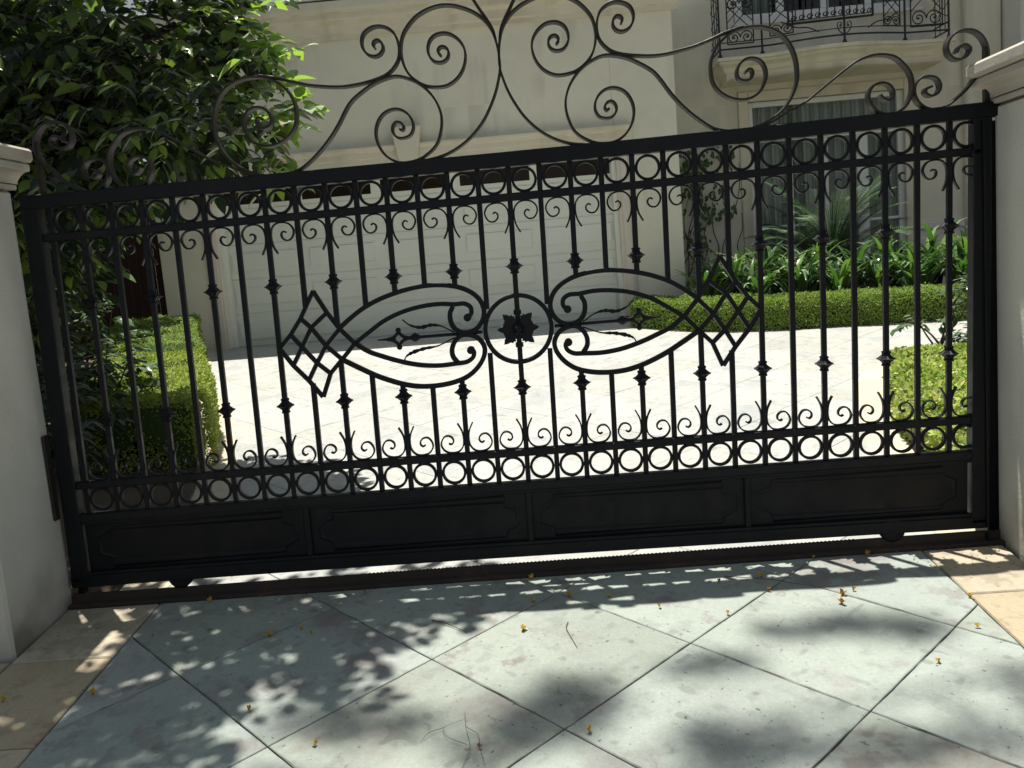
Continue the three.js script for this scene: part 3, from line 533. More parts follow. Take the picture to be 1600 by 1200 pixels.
for (let k = -15; k < 15; k++) {
  if (k < 14 || true) { placeAt('ring', ringGeo, k + 0.5, 8.955); placeAt('ring', ringGeo, k + 0.5, -0.54); }
  const even = k % 2 === 0, base = even ? k : k + 1, s = even ? 0 : 1;
  if (base > 14 || base < -15) continue;
  placeAt('scroll', cGeo[s][0], base, 8.31); placeAt('scroll', cGeo[s][1], base, 0.11);
}
// centre: ring, rosette, two eyes, lattices, arrow finials
const strip = (pts, w, d, n, o = {}) => sweep(smooth(pts.map(([k, v]) => G(k, v)), n), rect(w * S, d, 0.002), o);
const circ = []; for (let i = 0; i < 48; i++) { const t = i / 48 * 2 * Math.PI; circ.push(G(1.1 * Math.cos(t), 4.15 + 1.1 * Math.sin(t))); }
gm('centre_ring', sweep(circ, rect(0.145 * S, 0.026, 0.002), { closed: true }));
{
  const ros = gm('rosette', mergeGeometries([rotated(new THREE.SphereGeometry(0.021, 14, 10), G(0, 4.17).x, G(0, 4.17).y, 0.026), rotated(new THREE.CylinderGeometry(0.026, 0.032, 0.016, 12), G(0, 4.17).x, G(0, 4.17).y, 0.014, Math.PI / 2)].map((g) => g.toNonIndexed())));
  const sh = new THREE.Shape(), o = [[0.22, 0.07], [0.3, 0.185], [0.345, 0.15], [0.385, 0.215], [0.44, 0.165], [0.49, 0.185], [0.53, 0.1], [0.6, 0.085], [0.72, 0.0]];
  sh.moveTo(0.1 * S, 0.06 * S); for (const [a, b] of o) sh.lineTo(a * S, b * S); for (const [a, b] of o.slice().reverse()) sh.lineTo(a * S, -b * S); sh.lineTo(0.1 * S, -0.06 * S);
  const lg = new THREE.ExtrudeGeometry(sh, { depth: 0.004, bevelEnabled: true, bevelSize: 0.0016, bevelThickness: 0.002, bevelSegments: 1 });
  for (const a of [0.02, 0.8, 2.33, 3.13, 3.92, 5.5]) {
    const l = lit(new THREE.Mesh(lg, M.iron)); l.name = numbered('rosette_leaf'); 
    l.position.copy(G(0, 4.17, 0.016)); l.rotation.set(0, 0, a); l.rotateY(-0.2); l.scale.setScalar(Math.abs(Math.cos(a)) < 0.1 ? 0.8 : 0.97); ros.add(l);
  }
  gm('collar', merge([4.7, 3.62].map((v) => rotated(new THREE.CylinderGeometry(0.017, 0.017, 0.02, 8).toNonIndexed(), G(0, v).x, G(0, v).y, 0, 0))));
}
const R1 = [[1.84, 13.02], [1.92, 13.11], [1.91, 13.21], [1.82, 13.28], [1.67, 13.25], [1.59, 13.11], [1.65, 12.91], [1.84, 12.81], [2.07, 12.86], [2.22, 13.06], [2.24, 13.27], [2.16, 13.50], [1.99, 13.64], [1.77, 13.69], [1.52, 13.65], [1.26, 13.47], [1.09, 13.19], [1.07, 12.88], [1.19, 12.52], [1.43, 12.24], [1.75, 12.08], [2.07, 12.07], [2.41, 12.14], [2.71, 12.33], [2.95, 12.60], [3.08, 12.96], [3.10, 13.34], [3.01, 13.72], [2.81, 14.01], [2.52, 14.27], [2.17, 14.44], [1.77, 14.53], [1.40, 14.51], [1.07, 14.41], [0.73, 14.25], [0.41, 14.00], [0.18, 13.67], [0.06, 13.29], [-0.00, 12.87], [0.00, 12.44], [0.07, 12.14], [0.18, 11.79], [0.38, 11.36], [0.67, 10.89], [1.05, 10.48], [1.52, 10.15], [2.00, 9.95], [2.53, 9.85], [2.94, 9.83]];
const R2 = [[3.38, 10.89], [3.30, 10.84], [3.24, 10.94], [3.31, 11.07], [3.46, 11.11], [3.59, 10.99], [3.60, 10.79], [3.45, 10.62], [3.24, 10.60], [3.04, 10.68], [2.93, 10.91], [2.97, 11.17], [3.13, 11.39], [3.34, 11.50], [3.59, 11.51], [3.87, 11.39], [4.07, 11.14], [4.16, 10.81], [4.11, 10.46], [3.95, 10.16], [3.73, 9.96], [3.44, 9.84], [3.15, 9.83], [2.86, 9.88], [2.50, 10.06], [2.23, 10.30], [2.09, 10.60], [2.01, 10.94], [2.01, 11.26], [2.10, 11.57], [2.24, 11.83], [2.42, 12.05], [2.66, 12.26], [2.96, 12.42], [3.29, 12.52], [3.65, 12.49], [4.05, 12.37], [4.41, 12.18], [4.83, 11.89], [5.06, 11.61], [5.28, 11.27], [5.55, 10.91], [5.89, 10.54], [6.28, 10.20], [6.63, 9.96], [6.99, 9.84], [7.40, 9.80], [7.80, 9.82], [8.17, 9.92], [8.54, 10.09], [8.92, 10.38], [9.17, 10.74], [9.31, 11.11], [9.34, 11.42], [9.28, 11.90], [9.11, 12.30], [8.89, 12.58], [8.58, 12.78], [8.22, 12.89], [7.87, 12.91], [7.50, 12.86], [7.13, 12.67], [6.84, 12.38], [6.68, 12.05], [6.65, 11.70], [6.71, 11.32], [6.89, 11.05], [7.17, 10.85], [7.52, 10.74], [7.85, 10.76], [8.14, 10.92], [8.32, 11.22], [8.37, 11.45], [8.32, 11.69], [8.18, 11.88], [7.94, 11.97], [7.70, 11.94], [7.52, 11.77], [7.46, 11.54], [7.52, 11.37], [7.70, 11.30], [7.88, 11.35], [7.95, 11.50], [7.91, 11.62], [7.81, 11.64], [7.73, 11.54]];
const R3 = [[3.92, 13.44], [3.97, 13.53], [3.93, 13.63], [3.79, 13.67], [3.68, 13.56], [3.67, 13.38], [3.79, 13.23], [3.98, 13.19], [4.19, 13.29], [4.31, 13.49], [4.32, 13.72], [4.23, 13.91], [4.04, 14.04], [3.80, 14.10], [3.54, 14.05], [3.30, 13.88], [3.18, 13.61], [3.15, 13.30], [3.22, 13.00], [3.41, 12.75], [3.62, 12.60], [3.90, 12.50], [4.30, 12.42], [4.86, 12.36], [5.27, 12.37], [5.67, 12.42], [6.16, 12.51], [6.69, 12.66], [7.06, 12.79], [7.47, 12.89], [7.71, 12.93]];
const R5 = [[7.56, 9.78], [7.80, 9.80], [8.21, 9.87], [8.62, 10.02], [9.03, 10.23], [9.19, 10.28], [9.60, 10.49], [10.01, 10.77], [10.42, 11.05], [10.82, 11.32], [11.23, 11.55], [11.62, 11.65], [11.98, 11.64], [12.33, 11.53], [12.59, 11.29], [12.80, 10.97], [12.86, 10.61], [12.79, 10.27], [12.61, 9.98], [12.36, 9.84], [12.13, 9.81], [11.85, 9.88], [11.62, 10.08], [11.51, 10.33], [11.53, 10.56], [11.68, 10.74], [11.92, 10.79], [12.15, 10.69], [12.27, 10.48], [12.24, 10.31], [12.10, 10.24], [11.95, 10.31], [11.86, 10.43]];
const R6 = [[14.21, 11.45], [14.29, 11.60], [14.47, 11.66], [14.62, 11.52], [14.54, 11.34], [14.35, 11.24], [14.11, 11.28], [13.96, 11.46], [13.93, 11.70], [14.03, 11.92], [14.24, 12.07], [14.55, 12.10], [14.82, 12.00], [15.03, 11.76], [15.13, 11.48], [15.13, 11.17], [15.00, 10.88], [14.76, 10.63], [14.53, 10.35], [14.25, 10.11], [13.94, 9.90], [13.62, 9.81], [13.31, 9.85], [13.04, 10.05], [12.91, 10.34], [12.93, 10.61], [13.09, 10.79], [13.37, 10.83], [13.60, 10.73], [13.70, 10.48], [13.60, 10.28], [13.39, 10.23], [13.25, 10.33], [13.26, 10.45], [13.44, 10.51]];
const V = [[0.06, 13.33], [0.12, 13.62], [0.27, 13.93], [0.45, 14.22], [0.60, 14.48], [0.73, 14.74], [0.80, 15.00], [0.71, 15.22], [0.49, 15.28], [0.32, 15.16], [0.35, 14.97], [0.48, 14.91]];
const oT = [[5.96, 4.64], [5.44, 5.03], [5.02, 5.29], [4.51, 5.51], [4.00, 5.66], [3.40, 5.78], [2.83, 5.82], [2.31, 5.78], [1.83, 5.66], [1.43, 5.44], [1.19, 5.16], [1.10, 4.84], [1.16, 4.55], [1.36, 4.29], [1.64, 4.17], [1.91, 4.20], [2.11, 4.33], [2.22, 4.55], [2.23, 4.84], [2.12, 5.06]];
const oB = [[5.95, 3.60], [5.36, 3.25], [4.88, 2.98], [4.39, 2.76], [3.91, 2.59], [3.42, 2.49], [2.84, 2.47], [2.27, 2.54], [1.80, 2.70], [1.43, 2.99], [1.20, 3.35], [1.17, 3.64], [1.32, 3.91], [1.59, 4.07], [1.88, 4.09], [2.11, 3.94], [2.25, 3.67], [2.24, 3.41], [2.09, 3.18]];
const iT = [[5.45, 4.12], [4.94, 4.46], [4.43, 4.78], [3.78, 5.03], [3.08, 5.16], [2.51, 5.18], [2.06, 5.13], [1.72, 5.12], [1.54, 4.99], [1.53, 4.78], [1.66, 4.66]];
const iB = [[5.46, 4.11], [5.06, 3.81], [4.52, 3.57], [3.94, 3.36], [3.36, 3.21], [2.74, 3.14], [2.16, 3.16], [1.76, 3.20], [1.56, 3.35], [1.54, 3.52], [1.63, 3.57]];
const leafT = [[2.15, 4.21], [2.57, 4.45], [2.90, 4.51], [3.26, 4.46], [3.62, 4.58], [3.84, 4.77]];
const leafB = [[2.14, 4.03], [2.72, 3.80], [3.20, 3.74], [3.62, 3.63], [3.80, 3.53], [3.89, 3.37]];
const lat = [[6.70, 5.96], [6.31, 5.21], [5.94, 4.64], [5.47, 4.11], [7.20, 5.09], [6.88, 4.75], [6.44, 4.11], [5.95, 3.61], [7.58, 4.57], [7.24, 4.13], [6.80, 3.56], [6.38, 3.17], [7.99, 4.14], [7.60, 3.54], [7.13, 2.99], [6.70, 2.39]];

for (const s of [1, -1]) {
  for (const p of [oT, oB]) gm('outer_band', strip(mir(p, s), 0.155, 0.026, 90));
  for (const p of [iT, iB]) { const e = p[p.length - 1]; gm('inner_band', merge([strip(mir(p, s), 0.145, 0.026, 60), rotated(new THREE.CylinderGeometry(0.13 * S, 0.13 * S, 0.03, 14).toNonIndexed(), G(s * e[0], e[1]).x, G(s * e[0], e[1]).y, 0, Math.PI / 2)])); }
  // lattice of crossing slats
  const L = (i, j) => lat[i * 4 + j];
  for (let i = 0; i < 4; i++) gm('lattice_slat', sweep([0, 1, 2, 3].map((j) => G(s * L(i, j)[0], L(i, j)[1], 0.003)), rect(0.14 * S, 0.018, 0.002)));
  for (let j = 0; j < 4; j++) gm('lattice_slat', sweep([0, 1, 2, 3].map((i) => G(s * L(i, j)[0], L(i, j)[1], -0.003)), rect(0.14 * S, 0.0185, 0.002)));
  // arrow with a forged cross at its head and two acanthus sprays
  const K = (k, v, z = 0) => G(s * k, v, z);
  const arrow = [sweep([K(1.2, 4.14), K(3.3, 4.14)], round(0.0075, 8)), sweep([K(3.28, 4.14), K(3.45, 4.14), K(3.62, 4.14)], round(0.012, 8), { scale: (t) => 0.7 + 1.1 * Math.sin(Math.PI * t) }), rotated(new THREE.SphereGeometry(0.013, 8, 6).toNonIndexed(), K(3.42, 4.14).x, K(3.42, 4.14).y, 0),
    sweep([K(4.1, 4.14), K(4.35, 4.15), K(4.72, 4.15)], round(0.01, 8), { scale: (t) => 1.0 - 0.75 * t })];
  for (const [a, b] of [[[3.6, 4.14], [4.0, 4.36]], [[3.6, 4.14], [4.0, 3.92]], [[4.4, 4.14], [4.0, 4.36]], [[4.4, 4.14], [4.0, 3.92]]]) arrow.push(sweep(smooth([K(...a), K((a[0] * 0.4 + b[0] * 0.6), 4.14 + (b[1] - 4.14) * 0.28), K(...b)], 8), round(0.0075, 6)));
  for (const v of [4.42, 3.86]) arrow.push(rotated(new THREE.SphereGeometry(0.0125, 8, 6).toNonIndexed(), K(4.0, v).x, K(4.0, v).y, 0));
  gm('arrow', merge(arrow));
  for (const p of [leafT, leafB]) gm('leaf_spray', sweep(smooth(p.map(([k, v]) => K(k, v)), 40), rect(0.052 * S, 0.012, 0.002), { scale: (t) => 0.8 + (t > 0.18 && t < 0.82 ? 2.1 * Math.sin(Math.PI * (t - 0.18) / 0.64) * (0.35 + 0.65 * ((t * 9) % 1)) : 0) }));
}
// solid lower panels with raised mouldings
{
  const cuts = [-15.2, -7.64, -0.03, 7.35, 14.6];
  for (let i = 0; i < 4; i++) {
    const a = cuts[i], b = cuts[i + 1], sheet = new GB(), n = 8;
    for (let j = 0; j < n; j++) for (const z of [0.004, -0.004]) { const q = [G(lerp(a, b, j / n), -3.2, z), G(lerp(a, b, (j + 1) / n), -3.2, z), G(lerp(a, b, (j + 1) / n), -1.3, z), G(lerp(a, b, j / n), -1.3, z)]; if (z < 0) q.reverse(); sheet.quad(...q); }
    const p = gm('lower_panel', sheet.build(), M.panel);
    const loop = (o, c) => { const x0 = a + o, x1 = b - o, y0 = -3.2 + o * 0.82, y1 = -1.33 - o * 0.62; return [[x0 + c, y0], [x1 - c, y0], [x1 - c, y0 + c * 0.5], [x1, y0 + c * 0.9], [x1, y1 - c * 0.9], [x1 - c, y1 - c * 0.5], [x1 - c, y1], [x0 + c, y1], [x0 + c, y1 - c * 0.5], [x0, y1 - c * 0.9], [x0, y0 + c * 0.9], [x0 + c, y0 + c * 0.5]].map(([k, v]) => G(k, v, 0.009)); };
    const tri = [[-0.011, -0.006], [0.011, -0.006], [0.007, -0.0035], [0.003, -0.002], [-0.003, -0.002], [-0.007, -0.0035]];
    gm('moulding', sweep(loop(0.42, 0.42), tri, { closed: true }), M.panel, p);
    if (i > 8) gm('moulding', sweep(loop(0.8, 0.3), [[-0.007, -0.006], [0.007, -0.006], [0.004, 0.001], [-0.004, 0.001]], { closed: true }), M.panel, p);
    if (i) gm('panel_divider', member(a, -3.17, a, -1.33, 0.2, 0.03, 1, 0.003, 0.006));
  }
  gm('panel_cap', member(-15.24, -1.33, 14.64, -1.33, 0.09, 0.03, 30, 0.003, 0.016));
  gm('panel_foot', member(-15.24, -3.12, 14.64, -3.12, 0.11, 0.028, 30, 0.003, 0.016));
}
// crest of forged flat-bar scrolls
const CD = 0.046;
for (const s of [1, -1]) for (const [p, n] of [[R1, 150], [R2, 260], [R3, 110], [R5, 110], [R6, 120], [V, 50]]) gm('crest_scroll', sweep(smooth(mir(p, s).map(([k, v]) => G(k, v)), n), rect(0.068 * S, CD, 0.0015)), M.scroll);
for (const s of [1, -1]) gm('crest_post', member(s * 15.12, 9.86, s * 15.12, 11.5, 0.15, 0.03), M.scroll);
// rollers under the bottom rail
for (const k of [-12.15, 12.11]) gm('roller', rotated(new THREE.LatheGeometry([[0.008, -0.02], [0.048, -0.02], [0.055, -0.014], [0.048, -0.004], [0.048, 0.004], [0.055, 0.014], [0.048, 0.02], [0.008, 0.02]].map((q) => new THREE.Vector2(...q)), 24), G(k, -3.47).x, G(k, -3.47).y, 0.008, Math.PI / 2), M.iron);
{                                                                                    // ground rail with the drive rack on its back edge
  const t = thing('gate_track', 'rusty steel ground track with toothed rack under the sliding gate', 'track');
  mesh('rail', merge([boxGeo(-2.1, -0.02, 0.004, 2.02, 0.042, 0.022, 0.002), boxGeo(-2.1, -0.02, 0.0225, 2.02, 0.006, 0.064, 0.002)]), M.track, t);
  const teeth = []; for (let x = -0.75; x < 1.4; x += 0.0172) teeth.push(boxGeo(x, 0.0425, 0.008, x + 0.0085, 0.0455, 0.018, 0.001));
  mesh('rack_teeth', merge(teeth), M.track, t).userData.kind = 'stuff';
}
{
  const t = thing('receiving_post', 'black steel channel post between gate end and house side pillar', 'post');
  mesh('channel', merge([boxGeo(1.952, 0, -0.075, 2.06, 1.78, -0.03, 0.003), boxGeo(1.95, 0, -0.03 + 0.0005, 1.958, 1.775, 0.045, 0.002)]), M.iron, t);
  mesh('catch', boxGeo(1.915, 1.64, -0.02, 1.949, 1.665, 0.03, 0.003), M.iron, t);
}
{
  const t = thing('guide_post', 'black steel guide plate against the tree side pillar', 'post');
  mesh('channel', merge([boxGeo(-2.1, 0, -0.08, -2.075, 1.78, -0.035, 0.003)]), M.iron, t);
  mesh('plate', boxGeo(-2.102, 0.4, 0.03, -2.09, 0.78, 0.07, 0.003), M.scroll, t);
}

// ---------------------------------------------------------------- foliage helpers
// a leaf that grows along +x, folded along its midrib, tip drooping
function leafGeo(L, W, fold = 0.25, curl = 0.18, n = 4, shape = (t) => Math.pow(Math.sin(Math.PI * Math.pow(t, 0.75)), 0.9)) {
  const p = [], idx = [], uv = [];
  for (let i = 0; i <= n; i++) {
    const t = i / n, w = Math.max(0.001, shape(t)) * W / 2, y = -curl * L * t * t;
    p.push(L * t, y + fold * w, -w, L * t, y, 0, L * t, y + fold * w, w); uv.push(t, 0, t, 0.5, t, 1);
  }
  for (let i = 0; i < n; i++) { const a = i * 3; for (const k of [0, 1]) idx.push(a + k, a + k + 1, a + k + 4, a + k, a + k + 4, a + k + 3); }
  const g = new THREE.BufferGeometry(); g.setAttribute('position', new THREE.Float32BufferAttribute(p, 3)); g.setAttribute('uv', new THREE.Float32BufferAttribute(uv, 2)); g.setIndex(idx); g.computeVertexNormals(); return g;
}
const mat4 = (pos, dir, up, s) => { const x = dir.clone().normalize(), z = V3().crossVectors(x, up).normalize(), y = V3().crossVectors(z, x); return new THREE.Matrix4().makeBasis(x.multiplyScalar(s), y.multiplyScalar(s), z.multiplyScalar(s)).setPosition(pos); };
function foliage(parent, geo, mat, mats, tints, r, name = 'foliage') {
  const o = lit(new THREE.InstancedMesh(geo, mat, mats.length)); o.name = numbered(name); o.userData.kind = 'stuff';
  mats.forEach((m, i) => { o.setMatrixAt(i, m); const t = tints[Math.floor(r() * tints.length)], k = 0.75 + 0.5 * r(); o.setColorAt(i, new THREE.Color().setRGB(t[0] * k, t[1] * k, t[2] * k)); });
  parent.add(o); return o;
}
const rdir = (r) => { const z = 2 * r() - 1, a = 2 * Math.PI * r(), q = Math.sqrt(1 - z * z); return V3(q * Math.cos(a), z, q * Math.sin(a)); };
// leaves gathered on twigs in ellipsoid clumps [x, y, z, rx, ry, rz, number of twigs]
function crown(clumps, r, { per = 7, twig = 0.22, size = [0.8, 1.25], droop = 0.35, shell = 0.45 } = {}) {
  const out = [];
  for (const [cx, cy, cz, rx, ry, rz, n] of clumps) for (let i = 0; i < n; i++) {
    const d = rdir(r), q = lerp(shell, 1, Math.pow(r(), 0.6)), b = V3(cx + d.x * rx * q, cy + d.y * ry * q, cz + d.z * rz * q);
    const t = V3(d.x * 0.8 + 0.5 * (r() - 0.5), d.y * 0.35 - 0.15 * r(), d.z * 0.8 + 0.5 * (r() - 0.5)).normalize();
    for (let k = 0; k < per; k++) {
      const p = b.clone().addScaledVector(t, twig * (k / per - 0.5)), s = k % 2 ? 1 : -1, n2 = V3().crossVectors(t, V3(0, 1, 0)).normalize();
      const dir = t.clone().multiplyScalar(0.55).addScaledVector(n2, s * (0.5 + 0.4 * r())).add(V3(0, -droop * (0.3 + r()), 0)).add(rdir(r).multiplyScalar(0.25));
      const up = V3(0.35 * (r() - 0.5) - 0.1, 1, 0.35 * (r() - 0.5) - 0.05).add(rdir(r).multiplyScalar(0.35));
      if (cx > -1.7 && cx < -1.2 && cy < 3) dir.y += 0.3;
      out.push({ p, m: mat4(p, dir, up, lerp(size[0], size[1], r())) });
    }
  }
  return out;
}
function limb(pts, r0, r1, seg = 8) {
  const c = new THREE.CatmullRomCurve3(pts, false, 'centripetal'), n = Math.max(6, pts.length * 5), g = new THREE.TubeGeometry(c, n, 1, seg), p = g.attributes.position, q = V3();
  for (let i = 0; i <= n; i++) { const o = c.getPointAt(i / n), rad = lerp(r0, r1, i / n); for (let j = 0; j <= seg; j++) { const k = i * (seg + 1) + j; q.fromBufferAttribute(p, k).sub(o).multiplyScalar(rad * (1 + 0.06 * Math.sin(j * 2.4 + i))).add(o); p.setXYZ(k, q.x, q.y, q.z); } }
  g.computeVertexNormals(); const u = g.attributes.uv; for (let i = 0; i < u.count; i++) u.setXY(i, u.getX(i) * 2.5, u.getY(i) * 2 * Math.PI * r0); return g.toNonIndexed();
}
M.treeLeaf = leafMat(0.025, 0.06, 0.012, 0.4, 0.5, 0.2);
M.treeLeafSunlit = leafMat(0.25, 0.41, 0.04, 0.74, 0.4, 0.2);  // sunlight on the crown's rim, put into a brighter leaf colour
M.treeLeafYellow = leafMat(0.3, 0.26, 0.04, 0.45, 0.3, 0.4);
M.white1 = leafMat(1, 1, 1, 0.4, 0.45, 0.2);
M.box = leafMat(1, 1, 1, 0.4, 0.2, 0.45);
M.strap = [leafMat(0.07, 0.18, 0.02, 0.4, 0.7, 0.22), leafMat(0.15, 0.29, 0.035, 0.4, 0.7, 0.22), leafMat(0.028, 0.08, 0.012, 0.35, 0.7, 0.22)];
M.frond = leafMat(0.05, 0.125, 0.026, 0.3, 0.2, 0.3);
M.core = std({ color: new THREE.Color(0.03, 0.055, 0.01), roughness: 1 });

// ---------------------------------------------------------------- broad-leaved tree that hangs over the gate
{
  const r = rng(404), t = thing('broadleaf_tree', 'leafy tree with large drooping green leaves hanging over the gate beside the garage', 'tree');
  const base = V3(-3.75, groundY(-2.6), -2.6);
  mesh('trunk', merge([limb([base, V3(-3.7, 1.2, -2.5), V3(-3.5, 2.3, -2.3), V3(-3.2, 3.4, -2.0)], 0.13, 0.08), limb([V3(-3.62, 1.7, -2.45), V3(-3.1, 2.3, -2.1), V3(-2.5, 2.75, -1.8), V3(-1.9, 2.9, -1.6)], 0.06, 0.02), limb([V3(-3.3, 3.1, -2.1), V3(-2.6, 3.8, -1.4), V3(-1.9, 4.4, -0.6), V3(-1.6, 4.7, 0)], 0.07, 0.02), limb([V3(-3.25, 3.2, -2.0), V3(-3.4, 4.2, -1.2), V3(-3.3, 4.8, -0.2)], 0.07, 0.02), limb([V3(-3.66, 1.5, -2.45), V3(-3.9, 2.2, -2.0), V3(-3.9, 2.6, -1.4)], 0.05, 0.02), limb([V3(-3.15, 2.25, -2.1), V3(-2.6, 2.2, -1.7), V3(-2.1, 2.15, -1.5)], 0.03, 0.012), limb([V3(-2.6, 3.8, -1.4), V3(-1.9, 3.7, -0.6), V3(-1.2, 3.4, -0.15)], 0.018, 0.006)]), M.bark, t);
  const clumps = [[-2.55, 3.0, -1.7, 1.15, 0.75, 0.8, 330], [-3.5, 2.75, -1.8, 1.0, 0.95, 0.85, 360], [-2.05, 2.45, -1.6, 0.7, 0.5, 0.6, 165], [-2.75, 2.2, -1.7, 0.8, 0.5, 0.65, 190], [-1.6, 2.8, -1.45, 0.4, 0.36, 0.32, 34], [-1.3, 2.62, -1.3, 0.22, 0.1, 0.2, 9], [-1.4, 2.25, -1.3, 0.32, 0.22, 0.25, 26], [-1.28, 2.0, -1.25, 0.18, 0.08, 0.15, 6],
    [-3.0, 2.0, -1.5, 0.7, 0.4, 0.6, 150], [-3.4, 1.6, -2.0, 0.7, 0.55, 0.5, 130],
    [-3.1, 4.0, -1.3, 1.1, 0.75, 0.9, 260], [-1.08, 3.35, 0.02, 0.26, 0.12, 0.22, 8], [-1.5, 3.5, -0.1, 0.4, 0.2, 0.3, 26], [-1.75, 4.75, -0.2, 0.95, 0.6, 0.6, 84], [-2.5, 4.6, 0.3, 1.0, 0.7, 0.5, 105], [-3.4, 4.3, -0.5, 1.0, 0.8, 0.8, 150], [-1.05, 4.6, -0.55, 0.4, 0.3, 0.25, 16], [-4.6, 3.4, -2.2, 1.1, 1.4, 1.0, 320], [-4.4, 2.0, -2.0, 1.0, 0.8, 0.8, 220]];
  const geo = [leafGeo(0.135, 0.066, 0.3, 0.2, 5), leafGeo(0.12, 0.055, 0.18, 0.32, 5), leafGeo(0.1, 0.055, 0.4, 0.12, 5)];
  const all = crown(clumps, r, { per: 8, twig: 0.3, size: [0.6, 1.3], droop: 0.45 });
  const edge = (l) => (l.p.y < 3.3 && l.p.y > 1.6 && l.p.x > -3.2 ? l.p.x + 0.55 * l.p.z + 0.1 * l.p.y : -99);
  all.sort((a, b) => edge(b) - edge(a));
  all.slice(0, 280).forEach((l, i) => { const o = lit(new THREE.Mesh(geo[i % 3], i % 23 === 7 ? M.treeLeafYellow : i % 6 ? M.treeLeafSunlit : M.treeLeaf)); o.name = numbered('leaf'); o.matrix.copy(l.m); o.matrix.decompose(o.position, o.quaternion, o.scale); t.add(o); });  // outermost leaves mostly coloured as if the sun lit them
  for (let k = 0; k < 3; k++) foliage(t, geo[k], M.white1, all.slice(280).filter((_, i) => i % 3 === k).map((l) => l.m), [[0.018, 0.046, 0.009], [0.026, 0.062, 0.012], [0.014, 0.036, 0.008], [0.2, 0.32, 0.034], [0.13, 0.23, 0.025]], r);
}
{                                                                                    // dark evergreen that closes the view past the tree
  const r = rng(405), t = thing('evergreen_tree', 'dense dark evergreen tree standing behind the leafy tree and brown fence', 'tree');
  mesh('trunk', merge([limb([V3(-6.3, 0.3, -5.4), V3(-6.2, 2, -5.4), V3(-6.3, 4.5, -5.3)], 0.16, 0.05), limb([V3(-6.2, 1.6, -5.4), V3(-5.6, 2.6, -5.1), V3(-5.2, 3.2, -4.9)], 0.06, 0.02)]), M.bark, t);
  const geo = leafGeo(0.11, 0.05, 0.25, 0.2, 3);
  const all = crown([[-6.2, 2.2, -5.2, 1.5, 2.1, 1.3, 900], [-5.4, 3.2, -4.6, 1.1, 1.3, 0.9, 520], [-7.4, 3.2, -4.6, 1.4, 2.0, 1.2, 600], [-5.3, 4.6, -5.2, 1.2, 1.0, 1.0, 360], [-5.6, 1.3, -4.4, 0.9, 0.8, 0.7, 300], [-5.2, 2.4, -5.6, 0.9, 1.2, 0.8, 420], [-4.9, 3.6, -6.0, 0.8, 1.1, 0.6, 300], [-8.6, 3.4, -4.6, 1.3, 2.2, 1.2, 480]], r, { per: 8, twig: 0.24, size: [0.8, 1.4], droop: 0.4 });
  foliage(t, geo, M.white1, all.map((l) => l.m), [[0.028, 0.06, 0.016], [0.036, 0.075, 0.02]], r);
}
{                                                                                    // tall gum whose thin crown dapples the forecourt
  const r = rng(406), t = thing('gum_tree', 'tall gum tree with sparse high foliage standing behind the house side pillar', 'tree');
  mesh('trunk', merge([limb([V3(5.6, 0.0, -1.9), V3(5.5, 4, -1.9), V3(5.0, 8, -1.9), V3(4.2, 11.8, -1.8)], 0.26, 0.13), limb([V3(4.4, 11, -1.6), V3(2.6, 13.6, -1.5), V3(0.8, 15.0, -1.4), V3(-1.4, 15.8, -1.1)], 0.06, 0.012), limb([V3(4.2, 11.8, -1.6), V3(3.6, 14.5, -1.6), V3(3.4, 17, -1.5)], 0.12, 0.03), limb([V3(2.6, 13.6, -1.5), V3(1.2, 14.3, -0.9), V3(-0.2, 14.6, -0.6)], 0.03, 0.01)]), M.bark, t);
  const at = (gx, gz, y, a, n, b = a * 0.5) => [gx - 0.107 * y, y, gz - 0.15 * y, a, 0.25, b, n];       // crown clump between the sun and a spot on the ground
  const cl = [at(0.1, 1.04, 15, 0.3, 40), at(-0.08, 1.24, 14.6, 0.24, 22), at(1.02, 0.66, 15.2, 0.22, 24, 0.05), at(1.32, 0.7, 14.8, 0.16, 14, 0.05), at(0.62, 0.86, 15.4, 0.22, 12, 0.05), at(0.6, 1.34, 15, 0.4, 36), at(-0.42, 1.12, 15, 0.22, 12), at(-0.75, 1.02, 14.8, 0.3, 22), at(1.1, 1.36, 15.6, 0.36, 24), at(1.6, 1.15, 15, 0.26, 14), at(-0.9, 1.5, 14.4, 0.45, 44), at(-0.2, 1.8, 14.6, 0.5, 40), at(0.9, 1.95, 15, 0.6, 50), at(-1.35, 1.15, 14.6, 0.3, 30),
    [2.6, 14.4, -1.6, 0.6, 0.4, 0.5, 60], [3.5, 16.6, -1.6, 1.0, 0.7, 0.7, 140], [4.6, 14, -1.7, 0.9, 0.6, 0.7, 120], [3.4, 15, -1.7, 0.7, 0.5, 0.5, 80]];
  foliage(t, leafGeo(0.13, 0.022, 0.1, 0.15, 3), M.white1, crown(cl, r, { per: 7, twig: 0.14, size: [0.7, 1.1], droop: 0.8, shell: 0.1 }).map((l) => l.m), [[0.06, 0.085, 0.04], [0.075, 0.1, 0.05]], r);
}
